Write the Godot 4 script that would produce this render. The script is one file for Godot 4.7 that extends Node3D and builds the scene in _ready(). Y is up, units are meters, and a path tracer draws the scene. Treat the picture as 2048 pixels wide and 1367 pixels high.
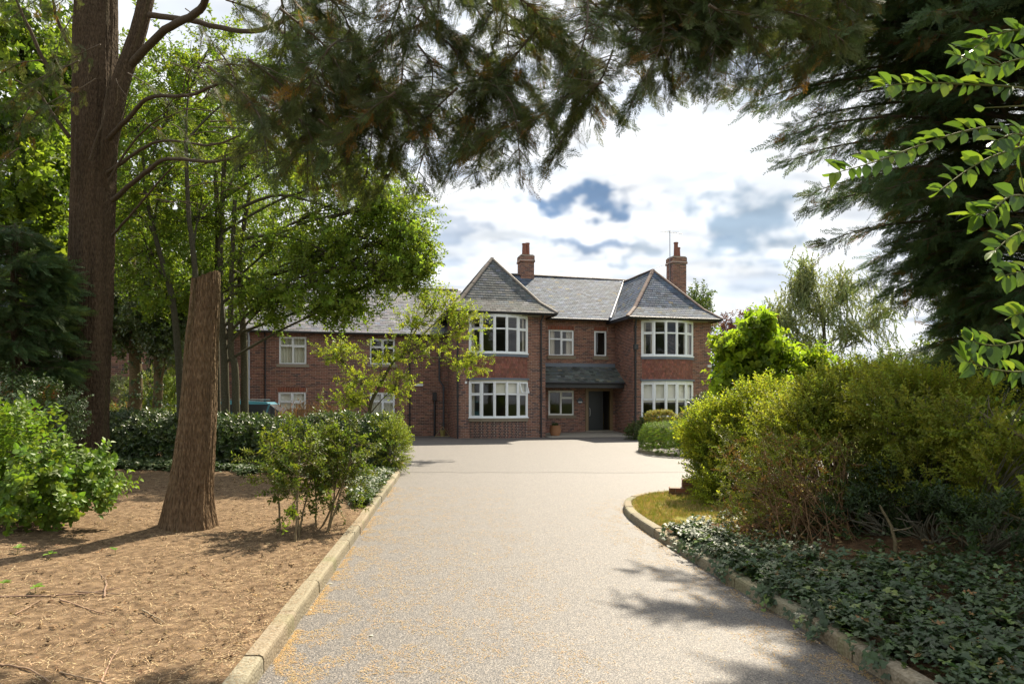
extends Node3D

const F := 1365.0      # focal length of the photograph in its own pixels
const HOR := 800.0     # row of the horizon
const EYE := 1.75      # height of the lens above the drive

var rng := RandomNumberGenerator.new()
var nz := FastNoiseLite.new()
var M := {}
var used := {}
var house: Node3D

# ------------------------------------------------------------------ helpers
class B:
	var v := PackedVector3Array()
	var n := PackedVector3Array()
	var c := PackedColorArray()
	func tri(a: Vector3, b: Vector3, d: Vector3, col: Color) -> void:
		var nn := (b - a).cross(d - a).normalized()
		v.append(a); v.append(d); v.append(b)
		n.append(nn); n.append(nn); n.append(nn)
		c.append(col); c.append(col); c.append(col)
	func quad(a: Vector3, b: Vector3, d: Vector3, e: Vector3, col: Color) -> void:
		tri(a, b, d, col)
		tri(a, d, e, col)
	func box(t: Transform3D, s: Vector3, col: Color, back := true) -> void:
		var h := s * 0.5
		var p := []
		for i in 8:
			p.append(t * Vector3(h.x * (1 if i & 1 else -1), h.y * (1 if i & 2 else -1), h.z * (1 if i & 4 else -1)))
		quad(p[4], p[5], p[7], p[6], col)
		if back: quad(p[1], p[0], p[2], p[3], col)
		quad(p[0], p[4], p[6], p[2], col)
		quad(p[5], p[1], p[3], p[7], col)
		quad(p[6], p[7], p[3], p[2], col)
		quad(p[0], p[1], p[5], p[4], col)
	func bx(lo: Vector3, hi: Vector3, col: Color) -> void:
		box(Transform3D(Basis(), (lo + hi) * 0.5), hi - lo, col)
	func tube(pts: PackedVector3Array, rad: PackedFloat32Array, sides: int, col: Color, cap := true) -> void:
		var rings := []
		var nrm := []
		var ref := Vector3.UP if absf((pts[1] - pts[0]).normalized().y) < 0.9 else Vector3.RIGHT
		for k in pts.size():
			var d := (pts[mini(k + 1, pts.size() - 1)] - pts[maxi(k - 1, 0)]).normalized()
			var x := d.cross(ref)
			if x.length() < 0.01: x = d.cross(Vector3(0.3, 0.2, 0.9))
			x = x.normalized()
			var y := x.cross(d).normalized()
			ref = y
			var r := PackedVector3Array()
			var q := PackedVector3Array()
			for s in sides:
				var a := TAU * s / sides
				var o := x * cos(a) + y * sin(a)
				q.append(o)
				r.append(pts[k] + o * rad[k])
			rings.append(r); nrm.append(q)
		for k in pts.size() - 1:
			for s in sides:
				var s2 := (s + 1) % sides
				var ids := [[k, s], [k + 1, s2], [k + 1, s], [k, s], [k, s2], [k + 1, s2]]
				for id in ids:
					v.append(rings[id[0]][id[1]]); n.append(nrm[id[0]][id[1]]); c.append(col)
		if cap:
			for e in [0, pts.size() - 1]:
				var q2 = rings[e]
				for s in range(1, sides - 1):
					if e == 0: tri(q2[0], q2[s + 1], q2[s], col)
					else: tri(q2[0], q2[s], q2[s + 1], col)
	func leaf(base: Vector3, dir: Vector3, up: Vector3, ln: float, wd: float, col: Color, fold := 0.25) -> void:
		var side := dir.cross(up).normalized()
		var nrm := side.cross(dir).normalized()
		var m := base + dir * ln * 0.45 - nrm * wd * 0.05
		var l := m - side * wd * 0.5 + nrm * wd * fold
		var r := m + side * wd * 0.5 + nrm * wd * fold
		var tip := base + dir * ln - nrm * ln * 0.1
		tri(base, m, l, col); tri(m, tip, l, col)
		tri(base, r, m, col); tri(m, r, tip, col)
	func oval(base: Vector3, dir: Vector3, up: Vector3, ln: float, wd: float, col: Color, fold := 0.18) -> void:
		var side := dir.cross(up).normalized()
		var nrm := side.cross(dir).normalized()
		var us := [0.0, 0.18, 0.42, 0.68, 0.87, 1.0]
		var ws := [0.04, 0.62, 1.0, 0.86, 0.45, 0.0]
		for sg in [-1.0, 1.0]:
			var pm := base
			var pe := base
			for k in range(1, 6):
				var bend: float = -0.12 * us[k] * us[k]
				var cm: Vector3 = base + dir * ln * us[k] + nrm * ln * bend
				var ce: Vector3 = cm + side * sg * wd * 0.5 * ws[k] + nrm * wd * fold * ws[k]
				if sg < 0: quad(pm, cm, ce, pe, col)
				else: quad(pm, pe, ce, cm, col)
				pm = cm; pe = ce
	func strip(a: Vector3, b: Vector3, side: Vector3, w: float, col: Color) -> void:
		var m := (a + b) * 0.5
		tri(a, m + side * w, b, col)
		tri(a, b, m - side * w, col)
	func append(o: B, t: Transform3D) -> void:
		for k in o.v.size():
			v.append(t * o.v[k]); n.append((t.basis * o.n[k]).normalized()); c.append(o.c[k])
	func mesh() -> ArrayMesh:
		var a := []
		a.resize(Mesh.ARRAY_MAX)
		a[Mesh.ARRAY_VERTEX] = v; a[Mesh.ARRAY_NORMAL] = n; a[Mesh.ARRAY_COLOR] = c
		var m := ArrayMesh.new()
		m.add_surface_from_arrays(Mesh.PRIMITIVE_TRIANGLES, a)
		return m

func numbered(called: String) -> String:
	var k: int = used.get(called, 0)
	used[called] = k + 1
	return called if k == 0 else "%s_%03d" % [called, k]

func thing(called: String, label: String, category: String, at := Vector3.ZERO, turn := 0.0, group := "") -> Node3D:
	var o := Node3D.new()
	o.name = numbered(called)
	add_child(o)
	o.position = at
	o.rotation.y = turn
	o.set_meta("label", label)
	o.set_meta("category", category)
	if group: o.set_meta("group", group)
	return o

func part(called: String, m: Mesh, mat: Material, parent: Node3D, t := Transform3D()) -> MeshInstance3D:
	var o := MeshInstance3D.new()
	o.name = called
	o.mesh = m
	o.material_override = mat
	o.transform = t
	parent.add_child(o, true)
	return o

func struct(called: String, m: Mesh, mat: Material) -> MeshInstance3D:
	var o := part(numbered(called), m, mat, self)
	o.set_meta("kind", "structure")
	return o

func copies(called: String, m: Mesh, mat: Material, parent: Node3D, xf: Array, cols: Array) -> MultiMeshInstance3D:
	var mm := MultiMesh.new()
	mm.transform_format = MultiMesh.TRANSFORM_3D
	mm.use_colors = true
	mm.mesh = m
	mm.instance_count = xf.size()
	for k in xf.size():
		mm.set_instance_transform(k, xf[k])
		mm.set_instance_color(k, cols[k])
	var o := MultiMeshInstance3D.new()
	o.name = called
	o.multimesh = mm
	o.material_override = mat
	o.set_meta("kind", "stuff")
	parent.add_child(o, true)
	return o

func px(x: float, y: float, d: float) -> Vector3:
	return Vector3((x - 1024.0) / F * d, EYE + (HOR - y) / F * d, -d)

func rr(a: float, b: float) -> float:
	return rng.randf_range(a, b)

func rv() -> Vector3:
	while true:
		var p := Vector3(rr(-1, 1), rr(-1, 1), rr(-1, 1))
		if p.length_squared() <= 1.0 and p.length_squared() > 0.001: return p
	return Vector3.ZERO

func V(a: Array) -> PackedVector3Array:
	return PackedVector3Array(a)

func smoothed(pts: PackedVector3Array, per: int) -> PackedVector3Array:
	var cv := PackedVector3Array()
	for k in pts.size() - 1:
		var p0 := pts[maxi(k - 1, 0)]
		var p3 := pts[mini(k + 2, pts.size() - 1)]
		for j in per:
			cv.append(pts[k].cubic_interpolate(pts[k + 1], p0, p3, float(j) / per))
	cv.append(pts[pts.size() - 1])
	return cv

func limb(b: B, pts: PackedVector3Array, r0: float, r1: float, sides: int, col: Color, per := 5, wob := 0.0) -> PackedVector3Array:
	var q := smoothed(pts, per)
	var rad := PackedFloat32Array()
	for k in q.size():
		var f := float(k) / (q.size() - 1)
		rad.append(lerpf(r0, r1, pow(f, 0.8)))
		if wob > 0 and k > 0 and k < q.size() - 1: q[k] += rv() * wob
	b.tube(q, rad, sides, col)
	return q

func facing(dir: Vector3, roll: float) -> Basis:
	# y along dir
	var y := dir.normalized()
	var x := y.cross(Vector3(0.13, 0.97, 0.21) if absf(y.y) < 0.92 else Vector3.RIGHT).normalized()
	var b := Basis(x, y, x.cross(y).normalized())
	return b * Basis(Vector3.UP, roll)

func tint(col: Color, amt: float) -> Color:
	var k := 1.0 + rr(-amt, amt)
	return Color(col.r * k * (1.0 + rr(-amt, amt) * 0.5), col.g * k, col.b * k * (1.0 + rr(-amt, amt) * 0.4))

func lin(r: float, g: float, b: float) -> Color:
	return Color(r, g, b).linear_to_srgb()

# ------------------------------------------------------------------ materials
func mat(key: String, col: Color, rough: float, tex: Texture2D = null, scale := 1.0, bump: Texture2D = null, bump_cm := 0.0, spec := 0.5) -> StandardMaterial3D:
	var m := StandardMaterial3D.new()
	m.resource_name = key
	m.albedo_color = col
	m.vertex_color_use_as_albedo = true
	m.roughness = rough
	m.metallic_specular = spec
	if tex or bump:
		m.uv1_triplanar = true
		m.uv1_world_triplanar = true
		m.uv1_scale = Vector3.ONE * scale
		if tex: m.albedo_texture = tex
		if bump:
			m.heightmap_enabled = true
			m.heightmap_texture = bump
			m.heightmap_scale = bump_cm
	M[key] = m
	return m

func leaf_mat(key: String, rough: float, back: float, spec := 0.5, back_tint := Color(1, 1, 0.55)) -> StandardMaterial3D:
	var m := StandardMaterial3D.new()
	m.resource_name = key
	m.vertex_color_use_as_albedo = true
	m.roughness = rough
	m.metallic_specular = spec
	m.cull_mode = BaseMaterial3D.CULL_DISABLED
	m.backlight_enabled = true
	m.backlight = lin(back * back_tint.r, back * back_tint.g, back * back_tint.b)
	M[key] = m
	return m

func noise_img(w: int, h: int, freq: float, oct: int, sd: int, kind := FastNoiseLite.TYPE_SIMPLEX_SMOOTH) -> Image:
	var f := FastNoiseLite.new()
	f.noise_type = kind
	f.seed = sd
	f.frequency = freq
	f.fractal_octaves = oct
	return f.get_seamless_image(w, h)

func ramp(src: Image, lo: Color, hi: Color) -> ImageTexture:
	src.convert(Image.FORMAT_RGB8)
	var w := src.get_width()
	var im := Image.create_empty(w, src.get_height(), false, Image.FORMAT_RGB8)
	for y in src.get_height():
		for x in w:
			im.set_pixel(x, y, lo.lerp(hi, src.get_pixel(x, y).r))
	return ImageTexture.create_from_image(im)

func streaks(sd: int) -> Image:
	var im := noise_img(512, 110, 0.05, 5, sd)
	im.resize(512, 512, Image.INTERPOLATE_CUBIC)
	return im

func speckle(w: int, cols: Array, wts: Array, sd: int) -> ImageTexture:
	var r := RandomNumberGenerator.new()
	r.seed = sd
	var im := Image.create_empty(w, w, false, Image.FORMAT_RGB8)
	for y in w:
		for x in w:
			var q := r.randf()
			var k := 0
			while k < wts.size() - 1 and q > wts[k]:
				q -= wts[k]; k += 1
			var col: Color = cols[k]
			var s := r.randf_range(0.75, 1.2)
			im.set_pixel(x, y, Color(minf(col.r * s, 1), minf(col.g * s, 1), minf(col.b * s, 1)))
	im.resize(w * 2, w * 2, Image.INTERPOLATE_BILINEAR)
	return ImageTexture.create_from_image(im)

func litter_image(w: int, sd: int) -> Image:
	var r := RandomNumberGenerator.new()
	r.seed = sd
	var base := noise_img(w, w, 0.012, 4, sd)
	base.convert(Image.FORMAT_RGB8)
	var im := Image.create_empty(w, w, false, Image.FORMAT_RGB8)
	var dark := Color(0.31, 0.26, 0.21)
	var mid := Color(0.56, 0.485, 0.40)
	for y in w:
		for x in w:
			var f := clampf(base.get_pixel(x, y).r * 1.2 - 0.1 + r.randf_range(-0.25, 0.25), 0, 1)
			im.set_pixel(x, y, dark.lerp(mid, f))
	for k in 11000:
		var p := Vector2(r.randf() * w, r.randf() * w)
		var a := r.randf() * TAU
		var d := Vector2(cos(a), sin(a))
		var ln := int(r.randf_range(6, 26))
		var cc := Color(0.88, 0.76, 0.58).lerp(Color(0.42, 0.33, 0.25), pow(r.randf(), 1.3))
		var bend := r.randf_range(-0.05, 0.05)
		for j in ln:
			im.set_pixel(posmod(int(p.x), w), posmod(int(p.y), w), cc)
			p += d
			d = d.rotated(bend)
	return im

func make_materials() -> void:
	var grain := ramp(noise_img(256, 256, 0.06, 4, 3), Color(0.80, 0.80, 0.80), Color(1, 1, 1))
	var grain_h := ImageTexture.create_from_image(noise_img(256, 256, 0.09, 3, 4))
	mat("brick", Color.WHITE, 0.9, grain, 3.0)
	mat("mortar", Color.WHITE, 0.95, grain, 2.0)
	mat("slate", Color.WHITE, 0.75, grain, 2.2, grain_h, 0.4, 0.28)
	mat("clay", Color.WHITE, 0.75, grain, 4.0)
	mat("stone", Color.WHITE, 0.9, ramp(noise_img(512, 512, 0.05, 5, 8), Color(0.66, 0.64, 0.58), Color(1, 1, 1)), 1.3, grain_h, 0.5)
	mat("paint", Color.WHITE, 0.45)
	mat("cloth", Color.WHITE, 0.9)
	mat("metal", Color.WHITE, 0.45)
	mat("lead", Color.WHITE, 0.55, grain, 1.5)
	mat("plaster", Color.WHITE, 0.9)
	var tar := speckle(384, [Color(0.50, 0.49, 0.49), Color(0.80, 0.75, 0.68), Color(0.28, 0.28, 0.29), Color(0.66, 0.63, 0.60), Color(0.95, 0.91, 0.84)], [0.30, 0.2, 0.2, 0.2, 0.1], 11)
	mat("asphalt", Color.WHITE, 0.62, tar, 0.52, tar, 0.35, 0.5)
	var lit := litter_image(1024, 21)
	var litt := ImageTexture.create_from_image(lit)
	mat("mulch", Color.WHITE, 0.95, litt, 0.62, litt, 1.5, 0.2)
	var gr := ramp(noise_img(512, 512, 0.09, 4, 31), Color(0.62, 0.60, 0.50), Color(1, 1, 1))
	mat("turf", Color.WHITE, 0.95, gr, 0.9, gr, 2.0, 0.2)
	var st := streaks(5)
	var bark_h := ImageTexture.create_from_image(st)
	mat("bark", Color.WHITE, 0.92, ramp(streaks(6), Color(0.52, 0.50, 0.48), Color(1.0, 0.98, 0.95)), 1.5, bark_h, 4.0, 0.2)
	mat("smooth_bark", Color.WHITE, 0.85, ramp(noise_img(256, 256, 0.05, 4, 9), Color(0.6, 0.6, 0.55), Color(1, 1, 1)), 1.5, grain_h, 0.6, 0.3)
	mat("twig", Color.WHITE, 0.85)
	var g := StandardMaterial3D.new()
	g.resource_name = "glass"
	g.albedo_color = Color(0.35, 0.4, 0.4, 0.02)
	g.transparency = BaseMaterial3D.TRANSPARENCY_ALPHA
	g.roughness = 0.02
	g.metallic_specular = 0.85
	M["glass"] = g
	var cp := StandardMaterial3D.new()
	cp.vertex_color_use_as_albedo = true
	cp.roughness = 0.3
	cp.clearcoat_enabled = true
	cp.clearcoat = 0.8
	cp.clearcoat_roughness = 0.05
	M["car"] = cp
	leaf_mat("leaf", 0.5, 1.0)
	leaf_mat("leaf_thin", 0.5, 1.3)
	leaf_mat("ivy", 0.52, 0.6, 0.6)
	leaf_mat("leaf_gloss", 0.4, 0.6, 0.7)
	leaf_mat("needle", 0.65, 0.85, 0.35, Color(1, 0.9, 0.5))
	leaf_mat("straw", 0.9, 0.4, 0.2, Color(1, 0.9, 0.6))

# ------------------------------------------------------------------ sky, sun, camera
func sky_blob(x: float, y: float, dx: float, dy: float, cx: float, cy: float, rx: float, ry: float) -> float:
	var q := Vector2((x - cx + dx) / rx, (y - cy + dy) / ry).length()
	return 1.0 - smoothstep(0.4, 1.12, q)

func make_sky() -> Image:
	var w := 2048
	var h := 1024
	var im := Image.create_empty(w, h, false, Image.FORMAT_RGBF)
	im.fill(Color(0.42, 0.42, 0.40))
	var f1 := FastNoiseLite.new()
	f1.seed = 71; f1.frequency = 0.55; f1.fractal_octaves = 6; f1.noise_type = FastNoiseLite.TYPE_SIMPLEX_SMOOTH; f1.fractal_gain = 0.55
	var f2 := FastNoiseLite.new()
	f2.seed = 19; f2.frequency = 1.6; f2.fractal_octaves = 5; f2.noise_type = FastNoiseLite.TYPE_SIMPLEX_SMOOTH
	for y in 514:
		var el := PI * 0.5 - PI * (y + 0.5) / h
		var se := sin(el)
		var ce := cos(el)
		for x in w:
			var az := TAU * (x + 0.5) / w
			var dx := sin(az) * ce
			var dz := cos(az) * ce
			var q := 1.0 / (maxf(se, 0.0) + 0.16)
			var u := dx * q * 1.25
			var t := dz * q * 1.9
			var a := f1.get_noise_2d(u, t)
			var b := f2.get_noise_2d(u + 7.0, t)
			# thick bright cloud nearly everywhere, thinning to blue where the noise is low
			var cover := smoothstep(-0.52, -0.16, a + b * 0.35)
			var grey := smoothstep(0.02, 0.5, f1.get_noise_2d(u * 1.3 + 30.0, t * 1.3) + b * 0.25)
			var dark := 0.0
			if dz > 0.5:
				var gx := 1024.0 + F * dx / dz
				var gy := HOR - F * se / dz
				var m := smoothstep(560, 800, gx) * (1.0 - smoothstep(1600, 1950, gx)) * smoothstep(40, 220, gy)
				if m > 0.0:
					var n1 := f2.get_noise_2d(gx * 0.006, gy * 0.009)
					var wx := 95.0 * n1 + 30.0 * b
					var wy := 52.0 * f2.get_noise_2d(gx * 0.006 + 40.0, gy * 0.012)
					var blue := maxf(sky_blob(gx, gy, wx, wy, 1175, 404, 112, 34), 0.85 * sky_blob(gx, gy, wx, wy * 0.5, 1180, 490, 120, 15))
					blue = maxf(blue, 0.45 * sky_blob(gx, gy, wx, wy, 905, 340, 80, 34))
					blue = maxf(blue, 0.5 * sky_blob(gx, gy, wx, wy, 880, 450, 70, 30))
					blue = maxf(blue, 0.35 * sky_blob(gx, gy, wx, wy * 0.4, 1520, 560, 160, 22))
					blue = maxf(blue, smoothstep(0.12, 0.6, f2.get_noise_2d(gx * 0.004, gy * 0.022)) * 0.4 * smoothstep(400, 520, gy))
					cover = lerpf(cover, lerpf(maxf(cover, 0.95), 0.06, blue), m)
					dark = maxf(sky_blob(gx, gy, wx, wy, 1490, 452, 118, 78), 0.75 * sky_blob(gx, gy, wx, wy, 1290, 500, 52, 40)) * m
					dark = maxf(dark, m * 0.35 * smoothstep(0.0, 0.55, f2.get_noise_2d(gx * 0.003 + 9.0, gy * 0.013)))
					grey = lerpf(grey, smoothstep(-0.1, 0.5, f1.get_noise_2d(gx * 0.006, gy * 0.013) + 0.5 * b) * 0.8, m)
			var horizon := pow(1.0 - clampf(se, 0, 1), 5.0)
			var sky := Color(0.085, 0.19, 0.37).lerp(Color(0.34, 0.44, 0.56), horizon)
			var cl := Color(0.93, 0.95, 0.97).lerp(Color(0.62, 0.68, 0.76), grey * 0.75)
			cl = cl.lerp(Color(0.34, 0.44, 0.55), dark)
			var col := sky.lerp(cl, cover)
			var s := 0.56 + 0.18 * b
			im.set_pixel(x, y, Color(col.r * s, col.g * s, col.b * s))
	return im

func make_view() -> void:
	var cam := Camera3D.new()
	cam.name = "camera"
	add_child(cam)
	cam.projection = Camera3D.PROJECTION_FRUSTUM
	cam.near = 0.05
	cam.far = 600.0
	cam.size = 0.05 * 1366.0 / F
	cam.frustum_offset = Vector2(0, 0.05 * (HOR - 683.0) / F)
	cam.position = Vector3(0, EYE, 0)
	cam.current = true
	var env := Environment.new()
	env.background_mode = Environment.BG_SKY
	var sm := PanoramaSkyMaterial.new()
	sm.panorama = ImageTexture.create_from_image(make_sky())
	sm.energy_multiplier = 1.0
	var sky := Sky.new()
	sky.sky_material = sm
	env.sky = sky
	env.tonemap_mode = Environment.TONE_MAPPER_LINEAR
	env.tonemap_exposure = 2.3
	env.sdfgi_enabled = true
	env.ssao_enabled = true
	env.ssil_enabled = true
	var we := WorldEnvironment.new()
	we.name = "environment"
	we.environment = env
	add_child(we)
	var sun := DirectionalLight3D.new()
	sun.name = "sun"
	add_child(sun)
	var el := deg_to_rad(49.0)
	var az := deg_to_rad(25.0)
	var to := Vector3(sin(az) * cos(el), sin(el), -cos(az) * cos(el))
	sun.look_at_from_position(to * 50.0, Vector3.ZERO)
	sun.light_energy = 1.6
	sun.light_color = Color(1.0, 0.95, 0.86)
	sun.light_angular_distance = 0.6
	sun.shadow_enabled = true

# ------------------------------------------------------------------ the house
const MORTAR := Color(0.52, 0.42, 0.35)
const WHITE := Color(0.78, 0.80, 0.82)
const BLACK := Color(0.022, 0.023, 0.026)
const LEADC := Color(0.16, 0.19, 0.24)
const SILL := Color(0.34, 0.29, 0.22)

func brick_col() -> Color:
	var q := rng.randf()
	var c := Color(0.265, 0.118, 0.082)
	if q < 0.30: c = Color(0.16, 0.076, 0.060)
	elif q < 0.42: c = Color(0.33, 0.16, 0.105)
	elif q < 0.47: c = Color(0.10, 0.06, 0.058)
	return tint(c, 0.16)

var brick_mesh: ArrayMesh
var brick_mats := []

func make_brick_variants() -> void:
	var b := B.new()
	# a full brick, its back in the mortar, front arris chamfered a little
	var x := 0.1055; var y := 0.0305; var e := 0.003
	var f := [Vector3(-x + e, -y + e, 0.007), Vector3(x - e, -y + e, 0.007), Vector3(x - e, y - e, 0.007), Vector3(-x + e, y - e, 0.007)]
	var k := [Vector3(-x, -y, 0.003), Vector3(x, -y, 0.003), Vector3(x, y, 0.003), Vector3(-x, y, 0.003)]
	var g := [Vector3(-x, -y, -0.02), Vector3(x, -y, -0.02), Vector3(x, y, -0.02), Vector3(-x, y, -0.02)]
	b.quad(f[0], f[1], f[2], f[3], Color.WHITE)
	for i in 4:
		var j := (i + 1) % 4
		b.quad(k[i], k[j], f[j], f[i], Color.WHITE)
		b.quad(g[i], g[j], k[j], k[i], Color.WHITE)
	brick_mesh = b.mesh()
	for i in 8:
		var c := brick_col()
		brick_mats.append(mat("brick_tone_%d" % i, lin(c.r, c.g, c.b), 0.9, M["brick"].albedo_texture, 3.0))

# A wall from p to q (both x,z of the house), seen with its outside to the left-to-right walker's left hand side turned to the viewer.
# holes: [u0, u1, y0, y1, arch] along the wall.
func wall(parent: Node3D, called: String, p: Vector2, q: Vector2, y0: float, y1: float, holes := [], single := 0, pitch := 0.075, headers := false) -> Node3D:
	var ln := p.distance_to(q)
	var d := (q - p) / ln
	var o := Vector3(-d.y, 0, d.x)
	var along := Vector3(d.x, 0, d.y)
	var T := Transform3D(Basis(along, Vector3.UP, o), Vector3(p.x, 0, p.y))
	var us := [0.0, ln]
	var ys := [y0, y1]
	for h in holes:
		for k in 2:
			if h[k] > 0 and h[k] < ln: us.append(h[k])
			if h[2 + k] > y0 and h[2 + k] < y1: ys.append(h[2 + k])
	us.sort(); ys.sort()
	var b := B.new()
	var th := 0.28
	for i in us.size() - 1:
		for j in ys.size() - 1:
			var cx: float = (us[i] + us[i + 1]) * 0.5
			var cy: float = (ys[j] + ys[j + 1]) * 0.5
			var open := false
			for h in holes:
				if cx > h[0] and cx < h[1] and cy > h[2] and cy < h[3]: open = true
			if open or us[i + 1] - us[i] < 1e-4 or ys[j + 1] - ys[j] < 1e-4: continue
			b.quad(T * Vector3(us[i], ys[j], 0), T * Vector3(us[i + 1], ys[j], 0), T * Vector3(us[i + 1], ys[j + 1], 0), T * Vector3(us[i], ys[j + 1], 0), MORTAR)
			b.quad(T * Vector3(us[i + 1], ys[j], -th), T * Vector3(us[i], ys[j], -th), T * Vector3(us[i], ys[j + 1], -th), T * Vector3(us[i + 1], ys[j + 1], -th), Color(0.22, 0.19, 0.15))
	for h in holes:
		var a0 := clampf(h[0], 0, ln); var a1 := clampf(h[1], 0, ln); var b0 := clampf(h[2], y0, y1); var b1 := clampf(h[3], y0, y1)
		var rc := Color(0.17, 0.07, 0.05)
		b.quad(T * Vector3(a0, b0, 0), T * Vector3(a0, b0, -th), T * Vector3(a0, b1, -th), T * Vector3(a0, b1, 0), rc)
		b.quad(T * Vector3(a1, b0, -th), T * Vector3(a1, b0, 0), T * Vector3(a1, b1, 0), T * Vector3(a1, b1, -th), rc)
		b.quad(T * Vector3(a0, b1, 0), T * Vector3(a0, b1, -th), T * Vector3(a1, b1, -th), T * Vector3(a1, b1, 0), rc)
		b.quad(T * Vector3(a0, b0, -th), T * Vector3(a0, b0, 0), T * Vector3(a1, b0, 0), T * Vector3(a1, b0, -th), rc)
	var w := part(called, b.mesh(), M["mortar"], parent)
	var bb := B.new()
	var row := 0
	var y := y0 + 0.005
	var cut := []
	for h in holes:
		cut.append([h[0], h[1], h[2], h[3]])
		if h.size() > 4 and h[4]:
			cut.append([h[0] - 0.05, h[1] + 0.05, h[3] - 0.01, h[3] + 0.22])
	while y + 0.04 < y1:
		var hh := minf(pitch - 0.014, y1 - y - 0.004)
		var u := -0.1125 if row % 2 else 0.0
		if headers: u = -0.05 if row % 2 else 0.0
		var col_i := 0
		while u < ln:
			var bl := 0.215
			if headers: bl = 0.1025
			elif row % 6 == 5 : bl = 0.215 if col_i % 2 == 0 else 0.1025
			var segs := [[maxf(u, 0.002), minf(u + bl, ln - 0.002)]]
			for h in cut:
				if y + hh * 0.5 > h[2] and y + hh * 0.5 < h[3]:
					var out := []
					for s in segs:
						if s[1] <= h[0] or s[0] >= h[1]: out.append(s)
						else:
							if s[0] < h[0]: out.append([s[0], h[0] - 0.002])
							if s[1] > h[1]: out.append([h[1] + 0.002, s[1]])
					segs = out
			for s in segs:
				if s[1] - s[0] < 0.03: continue
				if single > 0 and absf(s[1] - s[0] - 0.215) < 0.001 and absf(hh - 0.061) < 0.001:
					single -= 1
					part("brick", brick_mesh, brick_mats[rng.randi() % brick_mats.size()], w, T * Transform3D(Basis(), Vector3((s[0] + s[1]) * 0.5, y + hh * 0.5, 0)))
				else:
					var pr := 0.006 + rr(-0.002, 0.002)
					bb.box(T * Transform3D(Basis(), Vector3((s[0] + s[1]) * 0.5, y + hh * 0.5, pr * 0.5 - 0.005)), Vector3(s[1] - s[0], hh, pr + 0.01), brick_col() if not headers else (brick_col() if col_i % 2 else tint(Color(0.075, 0.045, 0.045), 0.2)), false)
			u += bl + 0.010
			col_i += 1
		y += pitch
		row += 1
	for h in holes:
		if h.size() > 4 and h[4]:
			var u2: float = h[0] - 0.04
			while u2 < h[1] + 0.0:
				bb.box(T * Transform3D(Basis(), Vector3(u2 + 0.0325, h[3] + 0.1, 0.001)), Vector3(0.065, 0.205, 0.016), tint(Color(0.27, 0.085, 0.045), 0.2), false)
				u2 += 0.0755
	if bb.v.size():
		var st := part("brickwork", bb.mesh(), M["brick"], w if parent.get_parent() == self else parent)
		st.set_meta("kind", "stuff")
	return w

var slate_mesh: ArrayMesh
var slate_mats := []
var slate_left := 300

func slate_col(kind: int) -> Color:
	var q := rng.randf()
	var c := Color(0.10, 0.122, 0.16)
	if kind == 1: c = Color(0.20, 0.20, 0.22)      # newer, paler slates of the wing
	elif kind == 2: c = Color(0.115, 0.125, 0.115)  # the porch
	elif kind == 3: c = Color(0.125, 0.13, 0.13)  # the weathered pyramid
	if q < 0.14: c = c * 0.62
	elif q < 0.28: c = c * 1.4
	elif q < 0.32 and kind != 1: c = Color(0.19, 0.175, 0.13)
	elif q < 0.42: c = Color(c.r * 0.95, c.g * 1.02, c.b * 1.18)
	return tint(c, 0.16)

func make_slate_variants() -> void:
	var b := B.new()
	slate_shape(b, PackedVector2Array([Vector2(-0.118, 0), Vector2(0.118, 0), Vector2(0.118, 0.30), Vector2(-0.118, 0.30)]), Transform3D(), 0.0, Color.WHITE)
	slate_mesh = b.mesh()
	for i in 10:
		var c := slate_col(3)
		slate_mats.append(mat("slate_tone_%d" % i, lin(c.r, c.g, c.b), 0.72, M["slate"].albedo_texture, 2.2, null, 0.0, 0.35))

# one slate: its foot lifted on the course below, its head under the course above
func slate_shape(b: B, poly: PackedVector2Array, T: Transform3D, w0: float, col: Color) -> void:
	var top := []
	for p in poly:
		top.append(T * Vector3(p.x, p.y, 0.020 - 0.055 * (p.y - w0)))
	for k in range(1, poly.size() - 1):
		b.tri(top[0], top[k], top[k + 1], col)
	for k in poly.size():
		var j := (k + 1) % poly.size()
		var a := poly[k]
		var e := poly[j]
		if (a.y + e.y) * 0.5 - w0 > 0.2: continue
		b.quad(T * Vector3(a.x, a.y, 0.012 - 0.055 * (a.y - w0)), T * Vector3(e.x, e.y, 0.012 - 0.055 * (e.y - w0)), top[j], top[k], col)

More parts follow.
